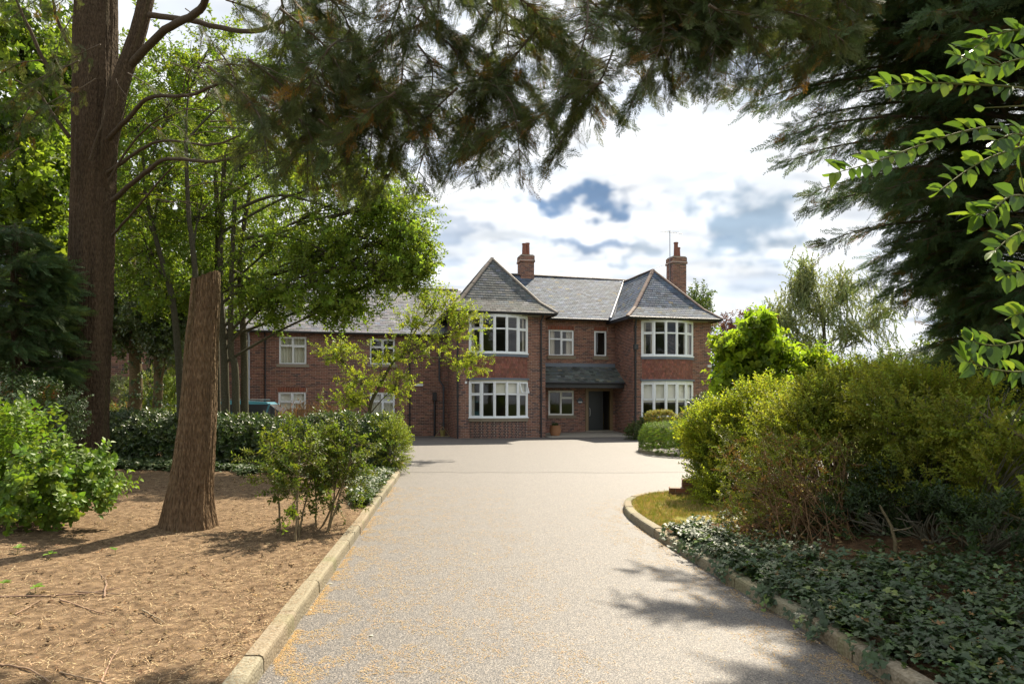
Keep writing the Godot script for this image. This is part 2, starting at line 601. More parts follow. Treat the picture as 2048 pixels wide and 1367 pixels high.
# poly: corners in order, counterclockwise seen from outside, first edge along the eave
func roof_face(parent: Node3D, called: String, poly: Array, kind: int, single := false, gauge := 0.17, wide := 0.245) -> Node3D:
	var e: Vector3 = (poly[1] - poly[0]).normalized()
	var nrm: Vector3 = (poly[1] - poly[0]).cross(poly[poly.size() - 1] - poly[0]).normalized()
	var up := nrm.cross(e).normalized()
	var T := Transform3D(Basis(e, up, nrm), poly[0])
	var inv := T.affine_inverse()
	var p2 := PackedVector2Array()
	var hi := 0.0; var lo_u := 1e9; var hi_u := -1e9
	for p in poly:
		var l: Vector3 = inv * p
		p2.append(Vector2(l.x, l.y))
		hi = maxf(hi, l.y); lo_u = minf(lo_u, l.x); hi_u = maxf(hi_u, l.x)
	var b := B.new()
	for k in range(1, poly.size() - 1):
		b.tri(poly[0] - nrm * 0.012, poly[k] - nrm * 0.012, poly[k + 1] - nrm * 0.012, Color(0.06, 0.06, 0.065))
	var r := part(called, b.mesh(), M["slate"], parent)
	var bb := B.new()
	var row := 0
	var w := 0.0
	while w < hi - 0.02:
		var u := lo_u - (wide * 0.5 if row % 2 else 0.0)
		while u < hi_u:
			var x0 := u + 0.004
			var x1 := u + wide - 0.005
			var jog := rr(-0.008, 0.008)
			var sq := PackedVector2Array([Vector2(x0, w + jog), Vector2(x1, w + jog + rr(-0.004, 0.004)), Vector2(x1, w + 0.30), Vector2(x0, w + 0.30)])
			var inside := true
			for c in [Vector2(x0, w + 0.012), Vector2(x1, w + 0.012), Vector2(x1, w + 0.298), Vector2(x0, w + 0.298)]:
				if not Geometry2D.is_point_in_polygon(c, p2): inside = false
			if inside and single and slate_left > 0:
				slate_left -= 1
				part("slate", slate_mesh, slate_mats[rng.randi() % slate_mats.size()], r, T * Transform3D(Basis(), Vector3((x0 + x1) * 0.5, w + jog, 0)))
			elif inside:
				slate_shape(bb, sq, T, w, slate_col(kind))
			else:
				for piece in Geometry2D.intersect_polygons(sq, p2):
					if piece.size() < 3: continue
					if Geometry2D.is_polygon_clockwise(piece): piece.reverse()
					slate_shape(bb, piece, T, w, slate_col(kind))
			u += wide
		w += gauge
		row += 1
	if bb.v.size():
		part("slating", bb.mesh(), M["slate"], r if parent.get_parent() == self else parent).set_meta("kind", "stuff")
	return r

var cap_mesh: ArrayMesh
func caps(parent: Node3D, a: Vector3, b: Vector3, col: Color, width := 0.15) -> void:
	# half-round ridge or hip tiles laid end to end
	var ln := a.distance_to(b)
	var cnt := int(round(ln / 0.45))
	var d := (b - a) / ln
	var x := d.cross(Vector3.UP).normalized()
	var up := x.cross(d).normalized()
	for k in cnt:
		var m := B.new()
		var r0 := width * (1.0 + rr(-0.03, 0.03))
		var col2 := tint(col, 0.12)
		var L := ln / cnt
		var pr := []
		for s in 7:
			var an := PI * s / 6.0
			pr.append(Vector3(cos(an) * r0, sin(an) * r0 * 0.75 - 0.03, 0))
		for s in 6:
			m.quad(pr[s] + Vector3(0, 0, 0), pr[s + 1], pr[s + 1] + Vector3(0, 0, L - 0.012), pr[s] + Vector3(0, 0, L - 0.012), col2)
		for z in [0.0, L - 0.012]:
			for s in range(1, 6): m.tri(pr[0] + Vector3(0, 0, z), pr[s] + Vector3(0, 0, z), pr[s + 1] + Vector3(0, 0, z), col2)
		part("ridge_tile", m.mesh(), M["clay"], parent, Transform3D(Basis(x, up, d), a + d * (L * k) + up * rr(0, 0.008)))

# casement window in a wall facing +z of node n; cells: [x0,x1,y0,y1] as shares, each a glazed light; opener cells get a sash
func window(parent: Node3D, T: Transform3D, w: float, h: float, cells: Array, col := WHITE, curtain := 0, tilt := -1) -> Node3D:
	var n := Node3D.new()
	n.name = "window"
	parent.add_child(n, true)
	n.transform = T
	var fr := B.new()
	var fw := 0.055
	fr.bx(Vector3(0, 0, -0.05), Vector3(w, fw, 0.02), col)
	fr.bx(Vector3(0, h - fw, -0.05), Vector3(w, h, 0.02), col)
	fr.bx(Vector3(0, fw, -0.05), Vector3(fw, h - fw, 0.02), col)
	fr.bx(Vector3(w - fw, fw, -0.05), Vector3(w, h - fw, 0.02), col)
	var vs := []
	for k in cells.size():
		var c = cells[k]
		var x0: float = lerpf(fw, w - fw, c[0]); var x1: float = lerpf(fw, w - fw, c[1])
		var y0: float = lerpf(fw, h - fw, c[2]); var y1: float = lerpf(fw, h - fw, c[3])
		if c[1] < 0.99 and not vs.has([c[1], c[2]]):
			fr.bx(Vector3(x1 - 0.028, y0, -0.048), Vector3(x1 + 0.028, y1, 0.017), col)
			vs.append([c[1], c[2]])
		if c[3] < 0.99: fr.bx(Vector3(x0 + 0.02, y1 - 0.026, -0.047), Vector3(x1 - 0.02, y1 + 0.026, 0.015), col)
		var a := 0.028 if c[0] > 0.01 else 0.0
		var e := 0.028 if c[1] < 0.99 else 0.0
		var s := B.new()
		var sw := 0.032 if c.size() > 4 and c[4] else 0.012
		var X0 := x0 + a; var X1 := x1 - e
		var Y0 := y0 + (0.026 if c[2] > 0.01 else 0.0); var Y1 := y1 - (0.026 if c[3] < 0.99 else 0.0)
		var z1 := 0.03 if c.size() > 4 and c[4] else -0.002
		s.bx(Vector3(X0, Y0, -0.03), Vector3(X1, Y0 + sw, z1), col)
		s.bx(Vector3(X0, Y1 - sw, -0.03), Vector3(X1, Y1, z1), col)
		s.bx(Vector3(X0, Y0 + sw, -0.03), Vector3(X0 + sw, Y1 - sw, z1), col)
		s.bx(Vector3(X1 - sw, Y0 + sw, -0.03), Vector3(X1, Y1 - sw, z1), col)
		var g := B.new()
		g.quad(Vector3(X0 + sw, Y0 + sw, -0.012), Vector3(X1 - sw, Y0 + sw, -0.012), Vector3(X1 - sw, Y1 - sw, -0.012), Vector3(X0 + sw, Y1 - sw, -0.012), Color.WHITE)
		var tt := Transform3D()
		if k == tilt:
			tt = Transform3D(Basis(), Vector3(0, Y1, 0.03)) * Transform3D(Basis(Vector3.RIGHT, -0.35), Vector3.ZERO) * Transform3D(Basis(), Vector3(0, -Y1, 0))
		part("sash", s.mesh(), M["paint"], n, tt)
		part("pane", g.mesh(), M["glass"], n, tt)
	part("frame", fr.mesh(), M["paint"], n)
	if curtain & 1:
		for sd in 2:
			drape(n, (0.03 if sd == 0 else w - 0.03 - w * 0.24), w * 0.24, 0.02, h - 0.03, Color(0.50, 0.46, 0.38))
	if curtain & 2:
		var bl := B.new()
		bl.bx(Vector3(0.03, h * (0.66 if curtain & 8 else 0.42), -0.115), Vector3(w - 0.03, h - 0.02, -0.112), Color(0.66, 0.65, 0.55))
		part("blind", bl.mesh(), M["cloth"], n)
	if curtain & 4:
		drape(n, 0.03, w - 0.06, 0.02, h - 0.03, Color(0.55, 0.54, 0.44))
	return n

func drape(n: Node3D, x: float, w: float, y0: float, y1: float, col: Color) -> void:
	var b := B.new()
	var ks := maxi(6, int(w / 0.035))
	for k in ks:
		var xa := x + w * k / ks; var xb := x + w * (k + 1) / ks
		var za := -0.16 + 0.025 * sin(k * 1.7) ; var zb := -0.16 + 0.025 * sin((k + 1) * 1.7)
		b.quad(Vector3(xa, y0, za), Vector3(xb, y0, zb), Vector3(xb, y1, zb), Vector3(xa, y1, za), col)
	part("curtain", b.mesh(), M["cloth"], n)

func arc_pts(cx: float, z: float, half: float, sag: float, segs: int) -> Array:
	var R := (half * half + sag * sag) / (2 * sag)
	var A := asin(half / R)
	var out := []
	for k in segs + 1:
		var a := lerpf(-A, A, float(k) / segs)
		out.append(Vector2(cx + R * sin(a), z + R * cos(a) - R + sag))
	return out

func ring_solid(b: B, outer: Array, y0: float, y1: float, col: Color, z_in: float) -> void:
	for k in outer.size() - 1:
		var p: Vector2 = outer[k]; var q: Vector2 = outer[k + 1]
		b.quad(Vector3(p.x, y0, p.y), Vector3(q.x, y0, q.y), Vector3(q.x, y1, q.y), Vector3(p.x, y1, p.y), col)
		b.quad(Vector3(p.x, y1, p.y), Vector3(q.x, y1, q.y), Vector3(q.x, y1, z_in), Vector3(p.x, y1, z_in), col)
		b.quad(Vector3(p.x, y0, z_in), Vector3(q.x, y0, z_in), Vector3(q.x, y0, q.y), Vector3(p.x, y0, p.y), col)
	for e in [0, outer.size() - 1]:
		var p: Vector2 = outer[e]
		if e == 0: b.quad(Vector3(p.x, y0, z_in), Vector3(p.x, y0, p.y), Vector3(p.x, y1, p.y), Vector3(p.x, y1, z_in), col)
		else: b.quad(Vector3(p.x, y0, p.y), Vector3(p.x, y0, z_in), Vector3(p.x, y1, z_in), Vector3(p.x, y1, p.y), col)

func grown(pts: Array, by: float) -> Array:
	var out := []
	var cx: float = (pts[0].x + pts[pts.size() - 1].x) * 0.5
	for p in pts:
		out.append(Vector2(p.x + signf(p.x - cx) * by * minf(1.0, absf(p.x - cx) / 0.9), p.y + by))
	return out

func bow_bay(cx: float, z: float, sashes: bool) -> void:
	var seg := 5
	var A := arc_pts(cx, z, 1.37, 0.46, seg)
	var bay := Node3D.new()
	bay.name = "bow_bay"
	house.add_child(bay, true)
	for k in seg:
		wall(bay, "bay_plinth", A[k], A[k + 1], -0.05, 0.78, [], 0, 0.075, true)
	var b := B.new()
	ring_solid(b, grown(A, 0.05), 0.78, 0.93, SILL, z - 0.25)
	part("stone_sill", b.mesh(), M["stone"], bay)
	b = B.new()
	ring_solid(b, grown(A, 0.07), 0.93, 0.97, WHITE, z - 0.2)
	part("window_board", b.mesh(), M["paint"], bay)
	b = B.new()
	ring_solid(b, grown(A, 0.07), 3.90, 3.95, WHITE, z - 0.2)
	part("window_board", b.mesh(), M["paint"], bay)
	b = B.new()
	ring_solid(b, grown(A, 0.09), 2.71, 2.79, LEADC, z - 0.2)
	part("lead_flashing", b.mesh(), M["lead"], bay)
	b = B.new()
	ring_solid(b, grown(A, 0.05), 3.78, 3.895, LEADC, z - 0.2)
	part("lead_flashing", b.mesh(), M["lead"], bay)
	b = B.new()
	ring_solid(b, grown(A, 0.02), 2.62, 2.71, Color(0.62, 0.60, 0.52) if not sashes else WHITE, z - 0.2)
	part("fascia_board", b.mesh(), M["paint"], bay)
	b = B.new()
	ring_solid(b, grown(A, 0.02), 5.66, 5.80, WHITE, z - 0.2)
	part("fascia_board", b.mesh(), M["paint"], bay)
	# tile-hung apron
	b = B.new()
	ring_solid(b, A, 2.75, 3.82, Color(0.13, 0.05, 0.035), z - 0.2)
	part("apron_backing", b.mesh(), M["clay"], bay)
	b = B.new()
	for k in seg:
		var p: Vector2 = A[k]; var q: Vector2 = A[k + 1]
		var L := p.distance_to(q)
		var d := (q - p) / L
		var T := Transform3D(Basis(Vector3(d.x, 0, d.y), Vector3.UP, Vector3(-d.y, 0, d.x)), Vector3(p.x, 0, p.y))
		for r in 9:
			var u := -0.04 if r % 2 else 0.0
			while u < L:
				var u0 := maxf(u, 0.0); var u1 := minf(u + 0.104, L)
				if u1 - u0 > 0.01:
					var yb := 2.79 + r * 0.112
					var tc := tint(Color(0.27, 0.105, 0.072), 0.28)
					b.quad(T * Vector3(u0, yb, 0.034), T * Vector3(u1 - 0.005, yb, 0.034), T * Vector3(u1 - 0.005, yb + 0.125, 0.012), T * Vector3(u0, yb + 0.125, 0.012), tc)
					b.quad(T * Vector3(u0, yb, 0.012), T * Vector3(u1 - 0.005, yb, 0.012), T * Vector3(u1 - 0.005, yb, 0.034), T * Vector3(u0, yb, 0.034), tc)
				u += 0.108
	part("hanging_tiles", b.mesh(), M["clay"], bay).set_meta("kind", "stuff")
	# windows
	for floor_i in 2:
		var y0 := 0.97 if floor_i == 0 else 3.95
		var h := (2.62 if floor_i == 0 else 5.66) - y0
		for k in seg:
			var p: Vector2 = A[k]; var q: Vector2 = A[k + 1]
			var L := p.distance_to(q)
			var d := (q - p) / L
			var T := Transform3D(Basis(Vector3(d.x, 0, d.y), Vector3.UP, Vector3(-d.y, 0, d.x)), Vector3(p.x, y0, p.y))
			var edge := k == 0 or k == seg - 1
			var cells := [[0, 1, 0, 0.66, edge], [0, 1, 0.66, 1, edge]]
			if sashes and floor_i == 0: cells = [[0, 1, 0, 0.5, false], [0, 1, 0.5, 1, true]]
			var cur := 0
			if floor_i == 0: cur = 2 if k > 1 else (1 if k == 0 else 0)
			if floor_i == 0 and sashes: cur = 2
			if floor_i == 1 and k == 0: cur = 1
			if floor_i == 1 and k == 4 : cur = 1
			window(house, T, L, h, cells, WHITE, cur | (8 if not sashes else 0), 1 if (k == 4 and floor_i == 0 and not sashes) else -1)
		var po := B.new()
		for k in seg + 1:
			var p: Vector2 = A[k]
			po.tube(V([Vector3(p.x, y0, p.y - 0.02), Vector3(p.x, y0 + h, p.y - 0.02)]), PackedFloat32Array([0.055, 0.055]), 8, WHITE)
		part("mullion", po.mesh(), M["paint"], bay)

func pipe(pts: Array, r := 0.04, col := BLACK, called := "downpipe") -> void:
	var b := B.new()
	var rad := PackedFloat32Array()
	for k in pts.size(): rad.append(r)
	b.tube(V(pts), rad, 8, col)
	var p := part(called, b.mesh(), M["metal"], house)
	if pts.size() >= 2 and called == "downpipe":
		var y: float = pts[0].y - 0.4
		while y > 0.3:
			var c := B.new()
			var at: Vector3 = pts[pts.size() - 1]
			for k in pts.size() - 1:
				if pts[k].y >= y and pts[k + 1].y <= y: at = pts[k].lerp(pts[k + 1], (pts[k].y - y) / maxf(pts[k].y - pts[k + 1].y, 0.01))
			c.bx(Vector3(at.x - r - 0.014, y - 0.03, at.z - r - 0.03), Vector3(at.x + r + 0.014, y + 0.03, at.z + r + 0.012), col)
			part("bracket", c.mesh(), M["metal"], p)
			y -= 1.7

func slab(called: String, lo: Vector3, hi: Vector3, col: Color, m := "paint", parent: Node3D = null) -> MeshInstance3D:
	var b := B.new()
	b.bx(lo, hi, col)
	return part(called, b.mesh(), M[m], parent if parent else house)

func hip_roof(cx: float, half: float, zf: float, y0: float, yt: float, back: float, kind: int, single: bool) -> void:
	# front hip with a flared foot; back: z where the ridge ends (equal to the apex z for a pyramid)
	var n := house
	var k := 0.74
	var hb := half * k
	var yb := y0 + (yt - y0) * 0.19
	var za := zf - half
	var zb := za + hb
	var ap := Vector3(cx, yt, za)
	var e0 := Vector3(cx - half, y0, zf); var e1 := Vector3(cx + half, y0, zf)
	var b0 := Vector3(cx - hb, yb, zb); var b1 := Vector3(cx + hb, yb, zb)
	roof_face(n, "roof_slope", [b0, b1, ap], kind, single)
	roof_face(n, "roof_slope", [e0, e1, b1, b0], kind, false)
	var pyramid := absf(back - za) < 0.01
	var ze := za - half if pyramid else back
	var zeb := za - hb if pyramid else back
	var top := ap if pyramid else Vector3(cx, yt, back)
	var f0 := Vector3(cx - half, y0, ze); var f1 := Vector3(cx + half, y0, ze)
	var g0 := Vector3(cx - hb, yb, zeb); var g1 := Vector3(cx + hb, yb, zeb)
	roof_face(n, "roof_slope", [g0, b0, ap] if pyramid else [g0, b0, ap, top], kind, false)
	roof_face(n, "roof_slope", [f0, e0, b0, g0], kind, false)
	roof_face(n, "roof_slope", [b1, g1, ap] if pyramid else [b1, g1, top, ap], kind, false)
	roof_face(n, "roof_slope", [e1, f1, g1, b1], kind, false)
	if pyramid:
		roof_face(n, "roof_slope", [g1, g0, ap], kind, false)
		roof_face(n, "roof_slope", [f1, f0, g0, g1], kind, false)
	var cc := Color(0.20, 0.135, 0.11) if kind == 0 else Color(0.20, 0.165, 0.135)
	for s in [[e0, b0], [b0, ap], [e1, b1], [b1, ap]]: caps(n, s[0], s[1], cc, 0.11)
	if pyramid:
		for s in [[f0, g0], [g0, ap], [f1, g1], [g1, ap]]: caps(n, s[0], s[1], cc, 0.11)
	else: caps(n, ap, top, cc, 0.12)
	# soffit and gutter
	var so := B.new()
	so.quad(Vector3(cx - half + 0.03, y0 - 0.06, zf - 0.03), Vector3(cx - half + 0.03, y0 - 0.06, ze + 0.05), Vector3(cx + half - 0.03, y0 - 0.06, ze + 0.05), Vector3(cx + half - 0.03, y0 - 0.06, zf - 0.03), Color(0.15, 0.115, 0.09))
	so.bx(Vector3(cx - half + 0.02, y0 - 0.13, zf - 0.05), Vector3(cx + half - 0.02, y0 - 0.015, zf - 0.02), BLACK)
	so.bx(Vector3(cx - half + 0.02, y0 - 0.13, ze + 0.05), Vector3(cx - half + 0.05, y0 - 0.015, zf - 0.05), BLACK)
	so.bx(Vector3(cx + half - 0.05, y0 - 0.13, ze + 0.05), Vector3(cx + half - 0.02, y0 - 0.015, zf - 0.05), BLACK)
	part("eaves_board", so.mesh(), M["paint"], n)
	var gu := B.new()
	gu.tube(V([Vector3(cx - half, y0 - 0.05, zf + 0.03), Vector3(cx + half, y0 - 0.05, zf + 0.03)]), PackedFloat32Array([0.05, 0.05]), 8, BLACK)
	part("gutter", gu.mesh(), M["metal"], n)

func chimney(parent: Node3D, cx: float, cz: float, w: float, dz: float, y0: float, y1: float, pots: Array) -> void:
	var n := Node3D.new()
	n.name = "chimney"
	parent.add_child(n, true)
	var hw := w * 0.5; var hz := dz * 0.5
	var bands := [[0.0, y0, y1 - 0.42], [0.05, y1 - 0.42, y1 - 0.30], [0.025, y1 - 0.30, y1 - 0.05]]
	for bd in bands:
		var g: float = bd[0]
		var a := Vector2(cx - hw - g, cz + hz + g); var b := Vector2(cx + hw + g, cz + hz + g)
		var c := Vector2(cx + hw + g, cz - hz - g); var d := Vector2(cx - hw - g, cz - hz - g)
		wall(n, "stack_face", a, b, bd[1], bd[2]); wall(n, "stack_face", d, a, bd[1], bd[2]); wall(n, "stack_face", b, c, bd[1], bd[2]); wall(n, "stack_face", c, d, bd[1], bd[2])
		slab("stack_course", Vector3(cx - hw - g + 0.01, bd[2] - 0.03, cz - hz - g + 0.01), Vector3(cx + hw + g - 0.01, bd[2] + 0.002, cz + hz + g - 0.01), Color(0.26, 0.20, 0.13), "stone", n)
	slab("mortar_flaunching", Vector3(cx - hw + 0.02, y1 - 0.05, cz - hz + 0.02), Vector3(cx + hw - 0.02, y1, cz + hz - 0.02), Color(0.30, 0.26, 0.20), "stone", n)
	for p in pots:
		var b := B.new()
		b.tube(V([Vector3(0, 0, 0), Vector3(0, p[2] - 0.08, 0), Vector3(0, p[2] - 0.07, 0), Vector3(0, p[2], 0)]), PackedFloat32Array([0.135, 0.11, 0.135, 0.13]), 14, Color(0.27, 0.10, 0.065))
		part("chimney_pot", b.mesh(), M["clay"], n, Transform3D(Basis(), Vector3(cx + p[0], y1, cz + p[1])))

func make_house() -> void:
	make_brick_variants()
	make_slate_variants()
	house = thing("brick_house", "large red brick house with grey slate hipped roofs, bow windows and long side wing", "house", Vector3(-1.16, 0, -34.08), deg_to_rad(14.0))
	# --- left block, with the bow bay
	wall(house, "wall", Vector2(-2.02, 2.3), Vector2(2.25, 2.3), -0.05, 5.82, [[0.67, 3.37, -0.1, 5.78]], 260)
	wall(house, "wall", Vector2(-2.02, -0.3), Vector2(-2.02, 2.3), -0.05, 5.82)
	wall(house, "wall", Vector2(2.25, 2.3), Vector2(2.25, 0.0), -0.05, 5.82)
	bow_bay(-0.02, 2.3, false)
	hip_roof(0.12, 2.58, 2.8, 5.86, 8.82, 0.22, 3, true)
	# --- main range between the blocks
	var up1 := [0.88, 2.24, 4.04, 5.37, true]
	var up2 := [3.34, 4.04, 4.04, 5.37, true]
	var lo1 := [0.86, 2.24, 1.0, 2.25, false]
	var dr := [2.90, 4.30, 0.1, 2.34, false]
	wall(house, "wall", Vector2(2.25, 0), Vector2(6.75, 0), -0.05, 5.95, [up1, up2, lo1, dr])
	window(house, Transform3D(Basis(), Vector3(3.14, 4.04, -0.06)), 1.34, 1.33, [[0, 0.5, 0, 0.66], [0.5, 1, 0, 0.64, true], [0, 0.5, 0.66, 1], [0.5, 1, 0.64, 1, true]], WHITE, 1)
	window(house, Transform3D(Basis(), Vector3(5.60, 4.04, -0.06)), 0.68, 1.33, [[0, 1, 0, 1, true]], WHITE, 0)
	window(house, Transform3D(Basis(), Vector3(3.12, 1.0, -0.06)), 1.36, 1.25, [[0, 0.5, 0, 1, true], [0.5, 1, 0, 0.72], [0.5, 1, 0.72, 1, true]], Color(0.74, 0.74, 0.70), 0)
	for s in [[3.05, 4.57, 4.04], [5.52, 6.36, 4.04], [3.05, 4.57, 1.0]]:
		slab("stone_sill", Vector3(s[0], s[2] - 0.16, -0.2), Vector3(s[1], s[2], 0.06), SILL, "stone")
	var n := house
	roof_face(n, "roof_slope", [Vector3(0.6, 5.92, 0.42), Vector3(8.6, 5.92, 0.42), Vector3(8.6, 8.82, -4), Vector3(0.6, 8.82, -4)], 0)
	roof_face(n, "roof_slope", [Vector3(8.6, 5.92, -8.4), Vector3(0.6, 5.92, -8.4), Vector3(0.6, 8.82, -4), Vector3(8.6, 8.82, -4)], 0, false, 0.4, 0.6)
	caps(n, Vector3(1.0, 8.86, -4), Vector3(9.3, 8.80, -4), Color(0.24, 0.20, 0.165), 0.13)
	var vl := B.new()
	vl.tube(V([Vector3(6.30, 5.96, 0.46), Vector3(8.78, 8.66, -3.62)]), PackedFloat32Array([0.09, 0.08]), 6, Color(0.11, 0.14, 0.19))
	part("valley_lead", vl.mesh(), M["lead"], n)
	slab("eaves_board", Vector3(2.3, 5.84, 0.02), Vector3(6.75, 5.9, 0.36), Color(0.15, 0.115, 0.09), "paint", n)
	pipe([Vector3(2.3, 5.88, 0.44), Vector3(6.6, 5.88, 0.44)], 0.05, BLACK, "gutter")
	chimney(n, 3.0, -4.0, 0.76, 0.76, 8.1, 9.95, [[-0.12, 0.1, 0.66], [0.12, -0.08, 0.74]])
	# --- right block
	wall(house, "wall", Vector2(6.75, 0), Vector2(6.75, 2.3), -0.05, 5.80)
	wall(house, "wall", Vector2(6.75, 2.3), Vector2(10.98, 2.3), -0.05, 5.80, [[0.48, 3.18, -0.1, 5.76]])
	wall(house, "wall", Vector2(10.98, 2.3), Vector2(10.98, -8.0), -0.05, 5.80)
	bow_bay(8.58, 2.3, true)
	hip_roof(8.78, 2.55, 2.82, 5.82, 8.62, -8.2, 0, false)
	chimney(n, 11.05, -1.5, 0.8, 0.8, 3.0, 9.75, [[-0.1, 0.15, 0.8], [0.16, -0.1, 0.58]])
	# --- wing
	var WY := 5.0
	wall(house, "wall", Vector2(-12.6, -0.3), Vector2(-2.02, -0.3), -0.05, WY, [[2.63, 3.86, 3.45, 4.75, false], [6.8, 7.99, 3.5, 4.74, false], [2.6, 3.84, 0.75, 2.15, true], [6.8, 7.99, 0.82, 2.15, true]])
	for s in [[-9.97, 3.45, 1.23, 1.30, 4], [-5.8, 3.5, 1.19, 1.24, 0], [-10.0, 0.75, 1.24, 1.40, 2], [-5.8, 0.82, 1.19, 1.33, 4]]:
		window(house, Transform3D(Basis(), Vector3(s[0], s[1], -0.36)), s[2], s[3], [[0, 0.5, 0, 0.68], [0.5, 1, 0, 0.68, true], [0, 0.5, 0.68, 1, true], [0.5, 1, 0.68, 1, true]], WHITE, s[4])
		slab("stone_sill", Vector3(s[0] - 0.12, s[1] - 0.13, -0.5), Vector3(s[0] + s[2] + 0.12, s[1], -0.24), Color(0.42, 0.38, 0.32), "stone")
	var wr := house
	roof_face(wr, "roof_slope", [Vector3(-14.0, 4.98, 0.08), Vector3(-1.9, 4.98, 0.08), Vector3(-0.6, 7.9, -4.5), Vector3(-14.0, 7.9, -4.5)], 1, false, 0.185, 0.26)
	roof_face(wr, "roof_slope", [Vector3(-1.0, 4.98, -9.0), Vector3(-14.0, 4.98, -9.0), Vector3(-14.0, 7.9, -4.5), Vector3(-1.0, 7.9, -4.5)], 1, false, 0.4, 0.6)
	caps(wr, Vector3(-14.0, 7.93, -4.5), Vector3(-0.8, 7.93, -4.5), Color(0.24, 0.20, 0.165), 0.13)
	slab("eaves_board", Vector3(-12.6, 4.89, -0.28), Vector3(-2.05, 4.95, 0.02), Color(0.15, 0.115, 0.09), "paint", wr)
	pipe([Vector3(-12.6, 4.94, 0.1), Vector3(-2.1, 4.94, 0.1)], 0.05, BLACK, "gutter")
	# --- the parts nobody sees from the drive but which close the house
	var cl := B.new()
	cl.quad(Vector3(-12.6, 0, -8.6), Vector3(-12.6, 5, -8.6), Vector3(11, 5.8, -8.2), Vector3(11, 0, -8.2), MORTAR)
	part("rear_wall", cl.mesh(), M["mortar"], house)
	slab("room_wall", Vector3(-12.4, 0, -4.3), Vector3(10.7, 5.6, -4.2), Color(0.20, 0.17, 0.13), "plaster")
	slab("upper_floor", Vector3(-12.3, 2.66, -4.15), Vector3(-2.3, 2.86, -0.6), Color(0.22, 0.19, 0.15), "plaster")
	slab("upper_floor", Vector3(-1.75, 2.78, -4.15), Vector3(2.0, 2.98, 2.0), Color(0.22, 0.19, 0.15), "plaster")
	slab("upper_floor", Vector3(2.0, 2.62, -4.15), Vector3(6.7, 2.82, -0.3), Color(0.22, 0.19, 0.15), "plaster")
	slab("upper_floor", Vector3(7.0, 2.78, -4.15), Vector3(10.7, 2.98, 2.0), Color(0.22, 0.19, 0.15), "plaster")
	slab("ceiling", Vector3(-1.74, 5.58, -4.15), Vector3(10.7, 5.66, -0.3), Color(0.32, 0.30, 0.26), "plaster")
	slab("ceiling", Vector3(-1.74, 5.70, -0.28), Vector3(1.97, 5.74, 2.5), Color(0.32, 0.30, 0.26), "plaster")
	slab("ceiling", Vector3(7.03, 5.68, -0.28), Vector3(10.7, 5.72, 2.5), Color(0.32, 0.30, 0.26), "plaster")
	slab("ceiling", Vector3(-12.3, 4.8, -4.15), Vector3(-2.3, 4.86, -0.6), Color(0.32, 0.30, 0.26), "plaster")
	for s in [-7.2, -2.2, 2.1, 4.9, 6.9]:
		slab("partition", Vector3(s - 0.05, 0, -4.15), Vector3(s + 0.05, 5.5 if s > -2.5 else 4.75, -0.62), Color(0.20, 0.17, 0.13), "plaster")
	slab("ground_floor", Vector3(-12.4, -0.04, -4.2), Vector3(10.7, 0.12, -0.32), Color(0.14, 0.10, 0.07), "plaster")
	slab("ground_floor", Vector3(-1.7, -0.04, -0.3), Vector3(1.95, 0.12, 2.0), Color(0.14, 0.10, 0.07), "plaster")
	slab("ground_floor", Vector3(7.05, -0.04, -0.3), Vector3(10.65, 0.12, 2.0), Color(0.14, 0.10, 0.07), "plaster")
	# --- pipes
	pipe([Vector3(-1.94, 5.74, 2.72), Vector3(-1.96, 5.5, 2.36), Vector3(-1.96, 0, 2.36)])
	pipe([Vector3(2.03, 5.74, 2.72), Vector3(2.03, 5.5, 2.36), Vector3(2.03, 0, 2.36)])
	pipe([Vector3(6.72, 5.74, 2.75), Vector3(6.84, 5.45, 2.37), Vector3(6.84, 0, 2.37)], 0.05)
	slab("hopper", Vector3(6.74, 4.25, 2.31), Vector3(6.95, 4.5, 2.47), BLACK, "metal")
	pipe([Vector3(-11.3, 4.9, 0.02), Vector3(-11.3, 4.7, -0.22), Vector3(-11.3, 0.5, -0.22)], 0.05, Color(0.42, 0.46, 0.52))
	pipe([Vector3(-10.58, 4.9, 0.02), Vector3(-10.58, 4.7, -0.22), Vector3(-10.58, 0.0, -0.22)], 0.035)
	pipe([Vector3(-3.9, 4.9, 0.02), Vector3(-3.9, 4.7, -0.22), Vector3(-3.9, 0.0, -0.22)], 0.035)
	pipe([Vector3(-2.45, 4.4, -0.2), Vector3(-2.45, 2.75, -0.2), Vector3(-2.24, 2.45, -0.2), Vector3(-2.24, 0, -0.2)], 0.045, Color(0.06, 0.065, 0.075))
	slab("meter_box", Vector3(-2.78, 1.75, -0.29), Vector3(-2.58, 2.15, -0.16), BLACK, "metal")
	pipe([Vector3(-2.68, 1.78, -0.23), Vector3(-2.68, 0.0, -0.23)], 0.055, BLACK, "cable_duct")
	slab("wall_lamp", Vector3(-3.65, 2.46, -0.29), Vector3(-3.25, 2.56, -0.2), Color(0.8, 0.82, 0.8), "paint")
	slab("alarm_box", Vector3(-1.62, 2.53, 2.306), Vector3(-1.52, 2.63, 2.35), Color(0.75, 0.76, 0.76), "paint")
	slab("security_light", Vector3(10.75, 3.42, 2.306), Vector3(10.95, 3.54, 2.42), Color(0.6, 0.6, 0.58), "paint")
	# --- porch
	var po := Node3D.new()
	po.name = "porch"
	house.add_child(po, true)
	roof_face(po, "roof_slope", [Vector3(2.28, 2.66, 1.3), Vector3(6.95, 2.66, 1.3), Vector3(6.72, 3.48, 0.06), Vector3(2.28, 3.48, 0.06)], 2, false, 0.15, 0.22)
	slab("lead_flashing", Vector3(2.28, 3.44, 0.008), Vector3(6.73, 3.66, 0.07), LEADC, "lead", po)
